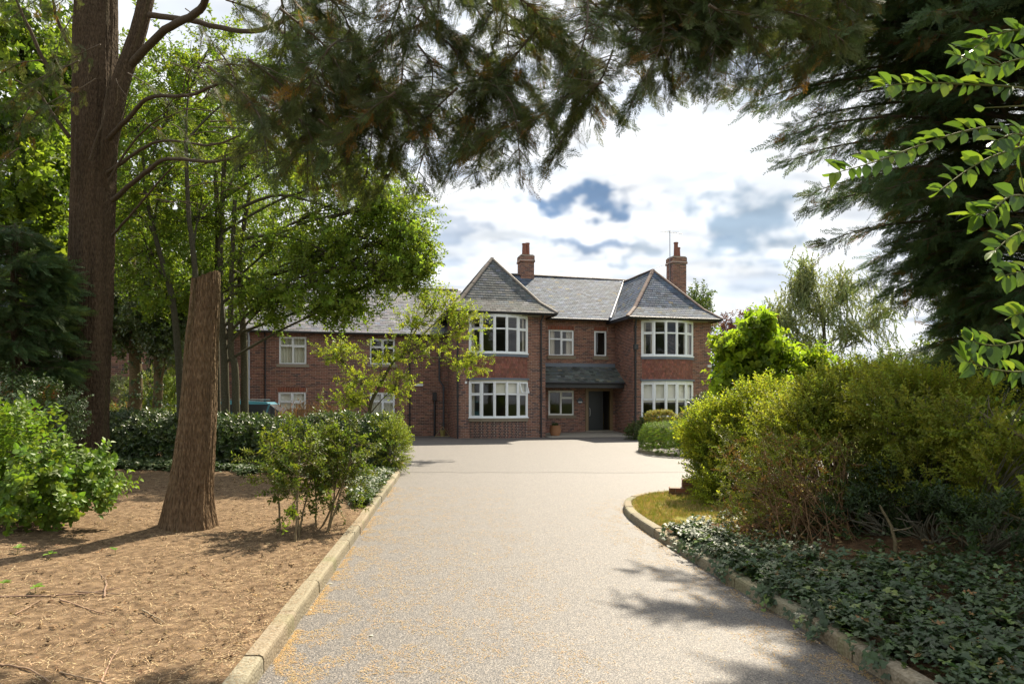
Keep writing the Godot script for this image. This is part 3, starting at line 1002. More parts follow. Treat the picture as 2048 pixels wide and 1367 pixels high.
	slab("porch_beam", Vector3(2.28, 2.38, 1.08), Vector3(6.72, 2.62, 1.24), Color(0.028, 0.030, 0.033), "paint", po)
	slab("porch_ceiling", Vector3(2.3, 2.50, 0.02), Vector3(6.72, 2.54, 1.07), Color(0.40, 0.35, 0.28), "paint", po)
	pipe([Vector3(2.3, 2.63, 1.36), Vector3(6.75, 2.61, 1.36), Vector3(6.78, 2.45, 1.5), Vector3(6.82, 2.15, 2.3)], 0.045, BLACK, "gutter")
	# --- door
	var d := Node3D.new()
	d.name = "entrance_door"
	house.add_child(d, true)
	var oak := Color(0.20, 0.135, 0.07)
	slab("door_post", Vector3(5.10, 0.16, -0.12), Vector3(5.26, 2.36, 0.05), oak, "paint", d)
	slab("door_post", Vector3(6.46, 0.16, -0.12), Vector3(6.62, 2.36, 0.05), oak, "paint", d)
	slab("door_head", Vector3(5.10, 2.24, -0.13), Vector3(6.62, 2.38, 0.055), oak, "paint", d)
	slab("door_leaf", Vector3(5.27, 0.2, -0.14), Vector3(6.02, 2.23, -0.09), Color(0.012, 0.017, 0.016), "metal", d)
	slab("meeting_stile", Vector3(6.02, 0.2, -0.15), Vector3(6.12, 2.23, -0.08), Color(0.012, 0.015, 0.015), "metal", d)
	var hd := B.new()
	hd.tube(smoothed(V([Vector3(5.36, 0.95, -0.09), Vector3(5.38, 1.0, -0.04), Vector3(5.38, 1.3, -0.04), Vector3(5.36, 1.35, -0.09)]), 4), PackedFloat32Array([0.014, 0.014, 0.014, 0.014, 0.014, 0.014, 0.014, 0.014, 0.014, 0.014, 0.014, 0.014, 0.014]), 6, Color(0.6, 0.6, 0.58))
	part("door_handle", hd.mesh(), M["metal"], d)
	slab("threshold", Vector3(5.1, 0.12, -0.2), Vector3(6.62, 0.2, 0.06), Color(0.36, 0.33, 0.28), "stone", d)
	slab("side_panel", Vector3(6.18, 0.22, -0.9), Vector3(6.44, 1.12, -0.86), Color(0.42, 0.33, 0.08), "paint", d)
	slab("side_panel", Vector3(6.14, 1.12, -0.9), Vector3(6.44, 2.2, -0.87), Color(0.20, 0.20, 0.21), "paint", d)
	# --- sign by the door: a dark diamond with a pale plate
	var sg := B.new()
	sg.box(Transform3D(Basis(Vector3.BACK, PI / 4), Vector3(4.80, 1.73, 0.03)), Vector3(0.27, 0.27, 0.02), Color(0.05, 0.06, 0.075))
	var sign_o := part("door_sign", sg.mesh(), M["metal"], house)
	slab("name_plate", Vector3(4.70, 1.64, 0.043), Vector3(4.91, 1.70, 0.048), Color(0.62, 0.66, 0.70), "paint", sign_o)
	# --- aerial on the right hand chimney
	var ae := B.new()
	ae.tube(V([Vector3(10.62, 7.6, -1.4), Vector3(10.60, 11.2, -1.4)]), PackedFloat32Array([0.022, 0.018]), 6, Color(0.16, 0.16, 0.17))
	ae.tube(V([Vector3(10.0, 11.12, -1.3), Vector3(11.45, 11.08, -1.5)]), PackedFloat32Array([0.012, 0.012]), 5, Color(0.2, 0.2, 0.21))
	for k in 9:
		var x := 10.05 + k * 0.12
		ae.tube(V([Vector3(x, 11.12, -1.55), Vector3(x, 11.12, -1.08)]), PackedFloat32Array([0.007, 0.007]), 4, Color(0.2, 0.2, 0.21))
	ae.tube(V([Vector3(9.05, 8.78, -1.0), Vector3(10.60, 9.4, -1.4)]), PackedFloat32Array([0.008, 0.008]), 4, Color(0.1, 0.1, 0.1))
	part("television_aerial", ae.mesh(), M["metal"], house)
	make_annexe()

func make_annexe() -> void:
	var keep := house
	house = thing("brick_annexe", "brick annexe with a teal window behind the ivy clad trunks", "building", keep.position, keep.rotation.y)
	wall(house, "wall", Vector2(-19.0, 5.2), Vector2(-12.45, 5.2), -0.05, 5.0, [[5.4, 6.0, 0.9, 2.08, true], [1.5, 2.7, 3.3, 4.5, true]])
	wall(house, "wall", Vector2(-12.45, 5.2), Vector2(-12.45, -0.3), -0.05, 5.0, [])
	window(house, Transform3D(Basis(), Vector3(-13.6, 0.9, 5.14)), 0.6, 1.18, [[0, 1, 0, 0.55], [0, 1, 0.55, 1, true]], WHITE, 2)
	window(house, Transform3D(Basis(), Vector3(-17.5, 3.3, 5.14)), 1.2, 1.2, [[0, 0.5, 0, 1], [0.5, 1, 0, 1]], WHITE, 4)
	slab("room_wall", Vector3(-18.9, 0, 3.0), Vector3(-12.7, 4.9, 3.1), Color(0.30, 0.36, 0.36), "plaster")
	roof_face(house, "roof_slope", [Vector3(-19.3, 4.95, 5.6), Vector3(-12.1, 4.95, 5.6), Vector3(-15.7, 7.6, 2.0)], 1)
	roof_face(house, "roof_slope", [Vector3(-12.1, 4.95, 5.6), Vector3(-12.1, 4.95, -4.5), Vector3(-15.7, 7.6, -4.5), Vector3(-15.7, 7.6, 2.0)], 1)
	roof_face(house, "roof_slope", [Vector3(-19.3, 4.95, -4.5), Vector3(-19.3, 4.95, 5.6), Vector3(-15.7, 7.6, 2.0), Vector3(-15.7, 7.6, -4.5)], 1)
	house = keep

# ------------------------------------------------------------------ the ground
func grid(nu: int, nv: int, fn: Callable) -> ArrayMesh:
	var v := PackedVector3Array(); var c := PackedColorArray(); var n := PackedVector3Array(); var ix := PackedInt32Array()
	for j in nv + 1:
		for i in nu + 1:
			var r: Array = fn.call(float(i) / nu, float(j) / nv)
			v.append(r[0]); c.append(r[1])
	var W := nu + 1
	for j in nv + 1:
		for i in W:
			var a := v[j * W + mini(i + 1, nu)] - v[j * W + maxi(i - 1, 0)]
			var b := v[mini(j + 1, nv) * W + i] - v[maxi(j - 1, 0) * W + i]
			var m := b.cross(a).normalized()
			if m.y < 0: m = -m
			n.append(m)
	for j in nv:
		for i in nu:
			var k := j * W + i
			var up := (v[k + 1] - v[k]).cross(v[k + W] - v[k]).y > 0
			if up: ix.append_array(PackedInt32Array([k, k + W, k + 1, k + 1, k + W, k + W + 1]))
			else: ix.append_array(PackedInt32Array([k, k + 1, k + W, k + 1, k + W + 1, k + W]))
	var a2 := []
	a2.resize(Mesh.ARRAY_MAX)
	a2[Mesh.ARRAY_VERTEX] = v; a2[Mesh.ARRAY_NORMAL] = n; a2[Mesh.ARRAY_COLOR] = c; a2[Mesh.ARRAY_INDEX] = ix
	var m2 := ArrayMesh.new()
	m2.add_surface_from_arrays(Mesh.PRIMITIVE_TRIANGLES, a2)
	return m2

const RK := [[2.75, -3.0], [2.6, 1.5], [2.45, 3.0], [2.29, 4.52], [2.23, 5.29], [2.09, 6.25], [1.89, 8.1], [1.80, 8.98], [1.73, 9.95], [1.78, 10.9], [1.97, 11.6], [2.36, 12.15], [3.2, 12.7], [4.6, 13.3], [6.4, 14.0], [9.0, 15.0]]

func right_edge(d: float) -> float:
	for k in RK.size() - 1:
		if d <= RK[k + 1][1]:
			return lerpf(RK[k][0], RK[k + 1][0], clampf((d - RK[k][1]) / (RK[k + 1][1] - RK[k][1]), 0, 1))
	return 9.0

func left_edge(d: float) -> float:
	return -1.576 - 0.087 * (d - 4.21)

func left_h(x: float, d: float) -> float:
	var u := left_edge(d) - x
	return 0.095 + 0.20 * smoothstep(0.3, 7.0, u) + 0.035 * nz.get_noise_2d(x * 9.0, d * 9.0) * smoothstep(0.1, 0.8, u) + 0.02 * nz.get_noise_2d(x * 40.0, d * 40.0) * smoothstep(0.1, 0.6, u)

func right_h(x: float, d: float) -> float:
	var u := x - right_edge(d)
	return 0.085 + 0.28 * smoothstep(0.2, 4.5, u) * (1.0 - 0.7 * smoothstep(9.0, 12.0, d)) + 0.03 * nz.get_noise_2d(x * 12.0, d * 12.0) * smoothstep(0.1, 0.8, u)

func gh(x: float, z: float) -> float:
	var d := -z
	if d < 18.5 and x < left_edge(d) - 0.1: return left_h(x, d)
	if d < 15.0 and x > right_edge(d) + 0.1: return right_h(x, d)
	return 0.0

func kerb_run(pts: Array, stone: float, w: float, h: float, label: String, called := "stone_kerb") -> void:
	# pts: Vector2(x, d) along the foot on the road side, the stones lying to the left of the walker
	var t := thing(called, label, "kerb", Vector3(pts[0].x, 0, -pts[0].y))
	var org := t.position
	var dense := PackedVector3Array()
	for p in pts: dense.append(Vector3(p.x, 0, -p.y))
	dense = smoothed(dense, 12)
	var acc := 0.0
	var run := [dense[0]]
	var i := 1
	while i < dense.size():
		var step := dense[i].distance_to(run[run.size() - 1])
		if acc + step >= stone:
			var e := dense[i - 1].lerp(dense[i], clampf((stone - acc) / maxf(step, 1e-5), 0, 1)) if step > 0 else dense[i]
			run.append(e)
			kerb_stone(t, run, w, h, org)
			run = [e]
			acc = 0.0
		else:
			acc += step
			run.append(dense[i])
			i += 1
	if acc > 0.15: kerb_stone(t, run, w, h, org)

func kerb_stone(t: Node3D, run: Array, w: float, h: float, org: Vector3) -> void:
	var b := B.new()
	var col := tint(Color(0.34, 0.295, 0.215), 0.13)
	var hh := h + rr(-0.006, 0.006)
	var off := rr(-0.006, 0.006)
	var sec := [Vector2(0, -0.05), Vector2(-0.004, hh - 0.03), Vector2(-0.012, hh - 0.010), Vector2(-0.032, hh), Vector2(-w + 0.01, hh), Vector2(-w, hh - 0.012), Vector2(-w, -0.05)]
	# subdivide so that worn edges and moss can vary
	var pts := []
	for k in run.size() - 1:
		var ln: float = run[k].distance_to(run[k + 1])
		var m := maxi(1, int(ln / 0.06))
		for j in m: pts.append(run[k].lerp(run[k + 1], float(j) / m))
	pts.append(run[run.size() - 1])
	if pts.size() < 2: return
	var rows := []
	for k in pts.size():
		var d: Vector3 = (pts[mini(k + 1, pts.size() - 1)] - pts[maxi(k - 1, 0)]).normalized()
		var r := Vector3(-d.z, 0, d.x)
		var p: Vector3 = pts[k]
		if k == 0: p += d * 0.004
		if k == pts.size() - 1: p -= d * 0.004
		var row := []
		for s in sec:
			var q: Vector3 = p + r * (s.x + off) + Vector3(0, s.y, 0)
			var wv := 0.006 * nz.get_noise_3d(q.x * 60.0, q.y * 60.0, q.z * 60.0)
			row.append(q - org + Vector3(0, wv, 0) + r * wv)
		rows.append(row)
	for k in rows.size() - 1:
		for s in sec.size() - 1:
			var q: Vector3 = rows[k][s] + org
			var mo := smoothstep(0.1, 0.45, nz.get_noise_3d(q.x * 14.0, 3.0, q.z * 14.0))
			var cc := col.lerp(Color(0.22, 0.23, 0.10), mo * 0.55)
			b.quad(rows[k][s], rows[k + 1][s], rows[k + 1][s + 1], rows[k][s + 1], cc)
	for e in [0, rows.size() - 1]:
		for s in range(1, sec.size() - 1):
			if e == 0: b.tri(rows[e][0], rows[e][s], rows[e][s + 1], col)
			else: b.tri(rows[e][0], rows[e][s + 1], rows[e][s], col)
	part("kerb_stone", b.mesh(), M["stone"], t)

func make_ground() -> void:
	struct("ground", grid(24, 24, func(u, v): return [Vector3(lerpf(-250, 250, u), -0.05, lerpf(250, -250, v)), Color(0.10, 0.13, 0.035)]), M["turf"])
	struct("driveway", grid(150, 220, func(u, v):
		var x := lerpf(-17, 9, u); var d := lerpf(-6, 17.2, v)
		return [Vector3(x, 0, -d), Color(0.365, 0.36, 0.358)]), M["asphalt"])
	struct("forecourt", grid(80, 70, func(u, v):
		var x := lerpf(-17, 9, u); var d := lerpf(16.6, 38, v)
		if v == 0.0: d += 0.25 * nz.get_noise_2d(x * 6.0, 1.0)
		return [Vector3(x, 0.004, -d), Color(0.33, 0.325, 0.325)]), M["asphalt"])
	struct("mulch_bed", grid(110, 150, func(u, v):
		var d := lerpf(-3, 18.6, v)
		var x := left_edge(d) - 0.10 - 24.0 * pow(u, 1.7)
		return [Vector3(x, left_h(x, d), -d), Color(0.80, 0.765, 0.725)]), M["mulch"])
	struct("ivy_bank", grid(70, 80, func(u, v):
		var d := lerpf(-3, 9.2, v)
		var x := right_edge(d) + 0.09 + 16.0 * pow(u, 1.6)
		var s := 1.0 + 0.25 * nz.get_noise_2d(x * 14.0, d * 14.0)
		return [Vector3(x, right_h(x, d), -d), Color(0.45 * s, 0.38 * s, 0.32 * s)]), M["mulch"])
	struct("grass_verge", grid(60, 50, func(u, v):
		var d := lerpf(9.2, 15.0, v)
		var x := right_edge(d) + 0.09 + 16.0 * pow(u, 1.6)
		var f := 0.5 + 0.9 * nz.get_noise_2d(x * 20.0, d * 20.0)
		var c := Color(0.28, 0.28, 0.07).lerp(Color(0.40, 0.32, 0.14), clampf(f, 0, 1))
		return [Vector3(x, right_h(x, d), -d), c]), M["turf"])
	struct("lawn", grid(40, 40, func(u, v):
		var x := lerpf(9.0, 70, u); var d := lerpf(14, 70, v)
		var f := 0.5 + 0.8 * nz.get_noise_2d(x * 3.0, d * 3.0)
		return [Vector3(x, 0.03, -d), Color(0.15, 0.19, 0.04).lerp(Color(0.24, 0.26, 0.06), f)]), M["turf"])
	var lk := []
	for d in [-2.0, 0.0, 2.0, 4.21, 6.4, 8.2, 10.5, 13.1, 15.4]: lk.append(Vector2(left_edge(d), d))
	lk.append_array([Vector2(-2.78, 16.8), Vector2(-3.2, 17.8), Vector2(-4.2, 18.5), Vector2(-7, 18.75), Vector2(-11, 18.8)])
	lk.reverse()
	for k in lk.size(): pass
	lk.reverse()
	kerb_run(lk, 0.915, 0.135, 0.12, "straight pale stone kerb between the drive and the bare mulch bed")
	var rk := []
	for p in RK: rk.append(Vector2(p[0], p[1]))
	rk.reverse()
	kerb_run(rk, 0.6, 0.13, 0.115, "curved mossy stone kerb edging the ivy bank and grass nose")
	var ring := []
	for k in 25:
		var a := PI * 0.15 + TAU * 0.62 * k / 24.0
		ring.append(Vector2(6.55 + 2.25 * cos(a), 23.0 - (-2.45 * sin(a))))
	kerb_run(ring, 0.7, 0.12, 0.12, "low kerb ring around the clipped round hedge")
	# entrance ramp
	var rp := B.new()
	var c2 := Color(0.36, 0.33, 0.29)
	var H := house.transform
	rp.quad(H * Vector3(2.32, 0.012, 2.9), H * Vector3(6.72, 0.012, 2.9), H * Vector3(6.72, 0.16, 0.02), H * Vector3(2.32, 0.10, 0.02), c2)
	struct("entrance_ramp", rp.mesh(), M["stone"])
	# stump of low brick wall at the grass nose
	var lw := thing("low_brick_wall", "low stepped end of a worn brown brick wall on the grass nose", "wall", Vector3(2.75, 0.09, -11.95), -0.18)
	for r in 4:
		var x := 0.0 if r < 2 else 0.22
		x += 0.11 if r % 2 else 0.0
		if r % 2:
			var hb := B.new()
			hb.box(Transform3D(Basis(), Vector3((0.0 if r < 2 else 0.22) + 0.05, 0.0325 + r * 0.075, 0)), Vector3(0.098, 0.065, 0.22), tint(Color(0.20, 0.085, 0.045), 0.15))
			part("brick", hb.mesh(), M["brick"], lw)
		while x < 1.7:
			var bb := B.new()
			bb.box(Transform3D(Basis(Vector3.UP, rr(-0.02, 0.02)), Vector3(x + 0.1075, 0.0325 + r * 0.075, rr(-0.004, 0.004))), Vector3(0.213, 0.066, 0.222), tint(Color(0.20, 0.085, 0.045), 0.2))
			part("brick", bb.mesh(), M["brick"], lw)
			x += 0.225
	var mo := B.new()
	mo.bx(Vector3(0.012, -0.05, -0.098), Vector3(1.7, 0.143, 0.098), MORTAR * 0.7)
	mo.bx(Vector3(0.235, 0.14, -0.098), Vector3(1.7, 0.29, 0.098), MORTAR * 0.7)
	part("mortar", mo.mesh(), M["mortar"], lw)

func make_small_things() -> void:
	var H := house.transform
	# terracotta pot
	var at := H * Vector3(2.92, 0.03, 1.75)
	var t := thing("terracotta_pot", "round terracotta pot with a small green plant beside the porch", "plant pot", at)
	var prof := [[0.0, 0.17], [0.03, 0.20], [0.14, 0.26], [0.28, 0.285], [0.40, 0.265], [0.46, 0.24], [0.475, 0.265], [0.52, 0.265], [0.52, 0.225], [0.46, 0.215]]
	var b := B.new()
	var pp := PackedVector3Array(); var pr := PackedFloat32Array()
	for p in prof: pp.append(Vector3(0, p[0], 0)); pr.append(p[1])
	b.tube(pp, pr, 24, Color(0.36, 0.17, 0.075))
	part("pot", b.mesh(), M["clay"], t)
	var f := B.new()
	for k in 90:
		var d := (rv() + Vector3(0, 1.2, 0)).normalized()
		f.leaf(Vector3(rr(-0.12, 0.12), 0.47, rr(-0.12, 0.12)), d, rv().normalized(), rr(0.12, 0.24), 0.04, tint(Color(0.06, 0.10, 0.035), 0.3))
	part("plant", f.mesh(), M["leaf"], t)
	# wooden prop and yellow tub against the wing
	at = H * Vector3(-2.35, 0.0, 0.25)
	t = thing("yellow_tub", "small yellow tub inside a wire frame beside the drainpipe", "tub", at)
	b = B.new()
	b.tube(V([Vector3(0, 0.0, 0), Vector3(0, 0.3, 0), Vector3(0, 0.31, 0)]), PackedFloat32Array([0.10, 0.14, 0.12]), 14, Color(0.30, 0.24, 0.07))
	part("tub", b.mesh(), M["clay"], t)
	b = B.new()
	for s in [-1.0, 1.0]:
		b.tube(V([Vector3(0, 0.48, 0), Vector3(0.36 * s, 0.0, 0.1)]), PackedFloat32Array([0.012, 0.012]), 5, Color(0.35, 0.28, 0.12))
	b.tube(V([Vector3(-0.36, 0.012, 0.1), Vector3(0.36, 0.012, 0.1)]), PackedFloat32Array([0.012, 0.012]), 5, Color(0.35, 0.28, 0.12))
	part("wire_frame", b.mesh(), M["metal"], t)
	make_car()

func make_car() -> void:
	var t := thing("parked_car", "teal people carrier parked behind the laurel hedge", "car", Vector3(-8.25, 0.0, -22.6), deg_to_rad(8))
	var teal := Color(0.05, 0.22, 0.30)
	# side profile (x along the car, y up), extruded and narrowed to the roof
	var low := [Vector2(-2.1, 0.35), Vector2(-2.15, 0.75), Vector2(-2.05, 1.10), Vector2(1.05, 1.12), Vector2(1.95, 0.95), Vector2(2.12, 0.7), Vector2(2.1, 0.35)]
	var b := B.new()
	b_extrude(b, low, 0.86, 0.82, teal)
	part("body", b.mesh(), M["car"], t)
	var cab := [Vector2(-2.02, 1.10), Vector2(-1.78, 1.66), Vector2(-0.9, 1.76), Vector2(0.25, 1.70), Vector2(1.12, 1.11)]
	b = B.new()
	b_extrude(b, [Vector2(-1.80, 1.63), Vector2(-0.9, 1.76), Vector2(0.25, 1.70), Vector2(0.34, 1.63)], 0.70, 0.66, Color(0.10, 0.33, 0.44))
	part("roof", b.mesh(), M["car"], t)
	b = B.new()
	b_extrude(b, [Vector2(-2.0, 1.11), Vector2(-1.80, 1.63), Vector2(0.34, 1.63), Vector2(1.08, 1.11)], 0.78, 0.70, Color(0.03, 0.035, 0.04))
	part("cabin_glass", b.mesh(), M["car"], t)
	for x in [-1.98, -0.85, 0.2]:
		for s in [-1.0, 1.0]:
			b = B.new()
			b.tube(V([Vector3(x, 1.1, s * 0.79), Vector3(x + 0.16, 1.65, s * 0.71)]), PackedFloat32Array([0.035, 0.03]), 6, teal)
			part("pillar", b.mesh(), M["car"], t)
	for s in [-1.0, 1.0]:
		b = B.new()
		b.tube(V([Vector3(-1.6, 1.80, s * 0.6), Vector3(0.1, 1.78, s * 0.6)]), PackedFloat32Array([0.018, 0.018]), 6, Color(0.2, 0.2, 0.2))
		part("roof_rail", b.mesh(), M["metal"], t)
		for x in [-1.35, 1.3]:
			b = B.new()
			b.tube(V([Vector3(x, 0.32, s * 0.66), Vector3(x, 0.32, s * 0.88)]), PackedFloat32Array([0.32, 0.32]), 20, Color(0.02, 0.02, 0.02))
			var wn := part("wheel", b.mesh(), M["metal"], t)
			b = B.new()
			b.tube(V([Vector3(x, 0.32, s * 0.8), Vector3(x, 0.32, s * 0.89)]), PackedFloat32Array([0.2, 0.19]), 14, Color(0.5, 0.5, 0.5))
			part("rim", b.mesh(), M["metal"], wn)
		b = B.new()
		b.bx(Vector3(1.9, 0.72, s * 0.62 - 0.16), Vector3(2.11, 0.88, s * 0.62 + 0.16), Color(0.7, 0.72, 0.74))
		part("headlight", b.mesh(), M["paint"], t)

func b_extrude(b: B, prof: Array, zb: float, zt: float, col: Color) -> void:
	var y0 := 1e9; var y1 := -1e9
	for p in prof: y0 = minf(y0, p.y); y1 = maxf(y1, p.y)
	var L := []; var R := []
	for p in prof:
		var z := lerpf(zb, zt, (p.y - y0) / (y1 - y0))
		L.append(Vector3(p.x, p.y, z)); R.append(Vector3(p.x, p.y, -z))
	for k in prof.size():
		var j := (k + 1) % prof.size()
		b.quad(L[k], R[k], R[j], L[j], col)
	for k in range(1, prof.size() - 1):
		b.tri(L[0], L[k + 1], L[k], col); b.tri(R[0], R[k], R[k + 1], col)

# ------------------------------------------------------------------ plants
func sprig(nl: int, twig: float, ll: float, lw: float, lay := 0.9, shape := 0, twig_r := 0.004) -> ArrayMesh:
	# a short shoot along +y with leaves set round it
	var b := B.new()
	var bend := Vector3(rr(-0.15, 0.15), 0, rr(-0.15, 0.15)) * twig
	b.tube(V([Vector3.ZERO, Vector3(0, twig * 0.5, 0) + bend * 0.4, Vector3(0, twig, 0) + bend]), PackedFloat32Array([twig_r, twig_r * 0.8, twig_r * 0.4]), 3, Color(1.3, 0.75, 0.9), false)
	for k in nl:
		var f := (k + 0.6) / nl
		var at := Vector3(0, twig * f, 0) + bend * f * f
		var a := k * 2.39996 + rr(-0.5, 0.5)
		var o := Vector3(cos(a), 0, sin(a))
		var d := (o * lay + Vector3(0, lerpf(0.25, 0.9, f) + rr(-0.25, 0.25), 0)).normalized()
		var up := (Vector3.UP - o * 0.4 + rv() * 0.35).normalized()
		var s := rr(0.75, 1.15)
		var g := rr(0.78, 1.22)
		var cc := Color(g * rr(0.9, 1.15), g, g * rr(0.8, 1.1))
		if shape == 1: b.oval(at, d, up, ll * s, lw * s, cc)
		else: b.leaf(at, d, up, ll * s, lw * s, cc, rr(0.1, 0.35))
	return b.mesh()

func frond(ln: float, fan: float, thin := 1.0) -> ArrayMesh:
	# a flat cypress spray along +y, drooping to -z
	var b := B.new()
	var n := 13
	var prev := Vector3.ZERO
	for k in range(1, n + 1):
		var f := float(k) / n
		var at := Vector3(rr(-0.01, 0.01), ln * f, -ln * 0.22 * f * f)
		b.strip(prev, at, Vector3.RIGHT, 0.005 * thin, Color(1.1, 0.8, 0.8))
		var sl := fan * (1.0 - 0.75 * f) * rr(0.75, 1.2)
		for sd in [-1.0, 1.0]:
			var d := Vector3(sd * rr(0.62, 0.8), rr(0.6, 0.85), rr(-0.22, 0.12)).normalized()
			var e := at + d * sl + Vector3(0, 0, -sl * 0.2)
			var g := rr(0.7, 1.3)
			var cc := Color(g, g, g * 0.95)
			b.strip(at, e, d.cross(Vector3.BACK).normalized(), 0.0055 * thin, cc)
			if true:
				for j in 3:
					var q := at.lerp(e, 0.25 + 0.25 * j)
					for s2 in [-1.0, 1.0]:
						var d2: Vector3 = (d + d.cross(Vector3.BACK) * s2 * 0.75 + Vector3(0, 0, rr(-0.25, 0.2))).normalized()
						b.strip(q, q + d2 * sl * 0.36 * (1.0 - 0.2 * j), d2.cross(Vector3.BACK).normalized(), 0.005 * thin, cc)
		prev = at
	return b.mesh()

func weep(ln: float) -> ArrayMesh:
	var b := B.new()
	var prev := Vector3.ZERO
	for k in 16:
		var f := (k + 1) / 16.0
		var at := Vector3(0.06 * sin(f * 3.0 + ln), -ln * f, 0.05 * cos(f * 4.0))
		b.strip(prev, at, Vector3.RIGHT, 0.006, Color(1.1, 0.8, 0.8))
		prev = at
		for j in 2:
			var o := rv()
			var d := (Vector3(o.x, -0.9, o.z)).normalized()
			b.leaf(at, d, rv().normalized(), rr(0.09, 0.14), 0.07, Color.WHITE * rr(0.8, 1.2))
	return b.mesh()

var SP := {}

func make_sprigs() -> void:
	SP["broad"] = [sprig(11, 0.34, 0.105, 0.06, 1.0), sprig(9, 0.28, 0.115, 0.062, 1.1), sprig(13, 0.42, 0.095, 0.055, 0.9)]
	SP["maple"] = [sprig(7, 0.30, 0.17, 0.15, 1.2), sprig(6, 0.26, 0.19, 0.16, 1.2)]
	SP["laurel"] = [sprig(9, 0.20, 0.10, 0.042, 0.9), sprig(10, 0.24, 0.095, 0.04, 0.8)]
	SP["privet"] = [sprig(14, 0.24, 0.048, 0.026, 0.8, 0, 0.003), sprig(16, 0.28, 0.045, 0.025, 0.7, 0, 0.003)]
	SP["box"] = [sprig(14, 0.10, 0.032, 0.02, 0.9, 0, 0.002), sprig(12, 0.09, 0.034, 0.021, 0.9, 0, 0.002)]
	SP["shrub"] = [sprig(8, 0.22, 0.085, 0.058, 1.2, 1), sprig(7, 0.18, 0.095, 0.062, 1.3, 1), sprig(9, 0.26, 0.08, 0.055, 1.1, 1)]
	SP["holly"] = [sprig(9, 0.18, 0.06, 0.04, 1.0), sprig(8, 0.16, 0.065, 0.042, 1.1)]
	SP["frond"] = [frond(0.46, 0.17), frond(0.38, 0.15), frond(0.54, 0.19)]
	SP["lace"] = [frond(0.40, 0.20, 0.72), frond(0.34, 0.17, 0.72), frond(0.46, 0.2, 0.72), frond(0.30, 0.19, 0.72)]
	SP["far"] = [sprig(9, 0.45, 0.20, 0.13, 1.1), sprig(8, 0.40, 0.22, 0.14, 1.2)]
	SP["weep"] = [weep(1.1), weep(1.5)]
	var iv := []
	for q in 3:
		var b := B.new()
		for k in 5:
			var at := Vector3(rr(-0.09, 0.09), rr(0.0, 0.05), rr(-0.09, 0.09))
			ivy_leaf(b, at, (Vector3.UP + rv() * 0.55).normalized(), rr(0, TAU), rr(0.05, 0.08), Color.WHITE * rr(0.7, 1.3))
		iv.append(b.mesh())
	SP["ivy"] = iv
	var gt := []
	for q in 2:
		var b := B.new()
		for k in 9:
			var at := Vector3(rr(-0.04, 0.04), 0, rr(-0.04, 0.04))
			var d := (Vector3.UP + rv() * 0.5).normalized()
			b.strip(at, at + d * rr(0.04, 0.09), d.cross(rv()).normalized(), 0.003, Color.WHITE * rr(0.7, 1.3))
		gt.append(b.mesh())
	SP["tuft"] = gt

func ivy_leaf(b: B, at: Vector3, up: Vector3, turn: float, s: float, col: Color) -> void:
	var bs := facing(up, turn)
	var out := [Vector2(0, -0.28), Vector2(0.42, -0.36), Vector2(0.5, 0.08), Vector2(0.22, 0.2), Vector2(0, 0.68), Vector2(-0.22, 0.2), Vector2(-0.5, 0.08), Vector2(-0.42, -0.36)]
	for k in 8:
		var p: Vector2 = out[k]
		var q: Vector2 = out[(k + 1) % 8]
		b.tri(at, at + bs * Vector3(p.x * s, -0.12 * s * p.length(), p.y * s), at + bs * Vector3(q.x * s, -0.12 * s * q.length(), q.y * s), col)

# pts: [[position, direction], ...]
func leafage(parent: Node3D, called: String, set_name: String, m: String, pts: Array, col: Color, vari := 0.22, s0 := 0.8, s1 := 1.25, col2 := Color(0, 0, 0, 0), share := 0.0) -> void:
	var ms: Array = SP[set_name]
	for q in ms.size():
		var xf := []
		var cs := []
		for k in range(q, pts.size(), ms.size()):
			var s := rr(s0, s1)
			var bs := facing(pts[k][1], rr(0, TAU)).scaled(Vector3.ONE * s)
			xf.append(Transform3D(bs, pts[k][0] - parent.position))
			cs.append(tint(col2 if rng.randf() < share else col, vari))
		if xf.size(): copies(called, ms[q], M[m], parent, xf, cs)

func clump(out: Array, c: Vector3, r: Vector3, n: int, shell := 0.55, up := 0.35, gap := -0.25, gf := 5.0) -> void:
	var k := 0
	var tries := 0
	while k < n and tries < n * 6:
		tries += 1
		var o := rv().normalized()
		var f := pow(rng.randf(), 0.5) * (1.0 - shell) + shell
		f *= rr(0.85, 1.08)
		var p := c + Vector3(o.x * r.x, o.y * r.y, o.z * r.z) * f
		if nz.get_noise_3d(p.x * gf, p.y * gf, p.z * gf) < gap: continue
		out.append([p, (o + Vector3(0, up, 0) + rv() * 0.5).normalized()])
		k += 1

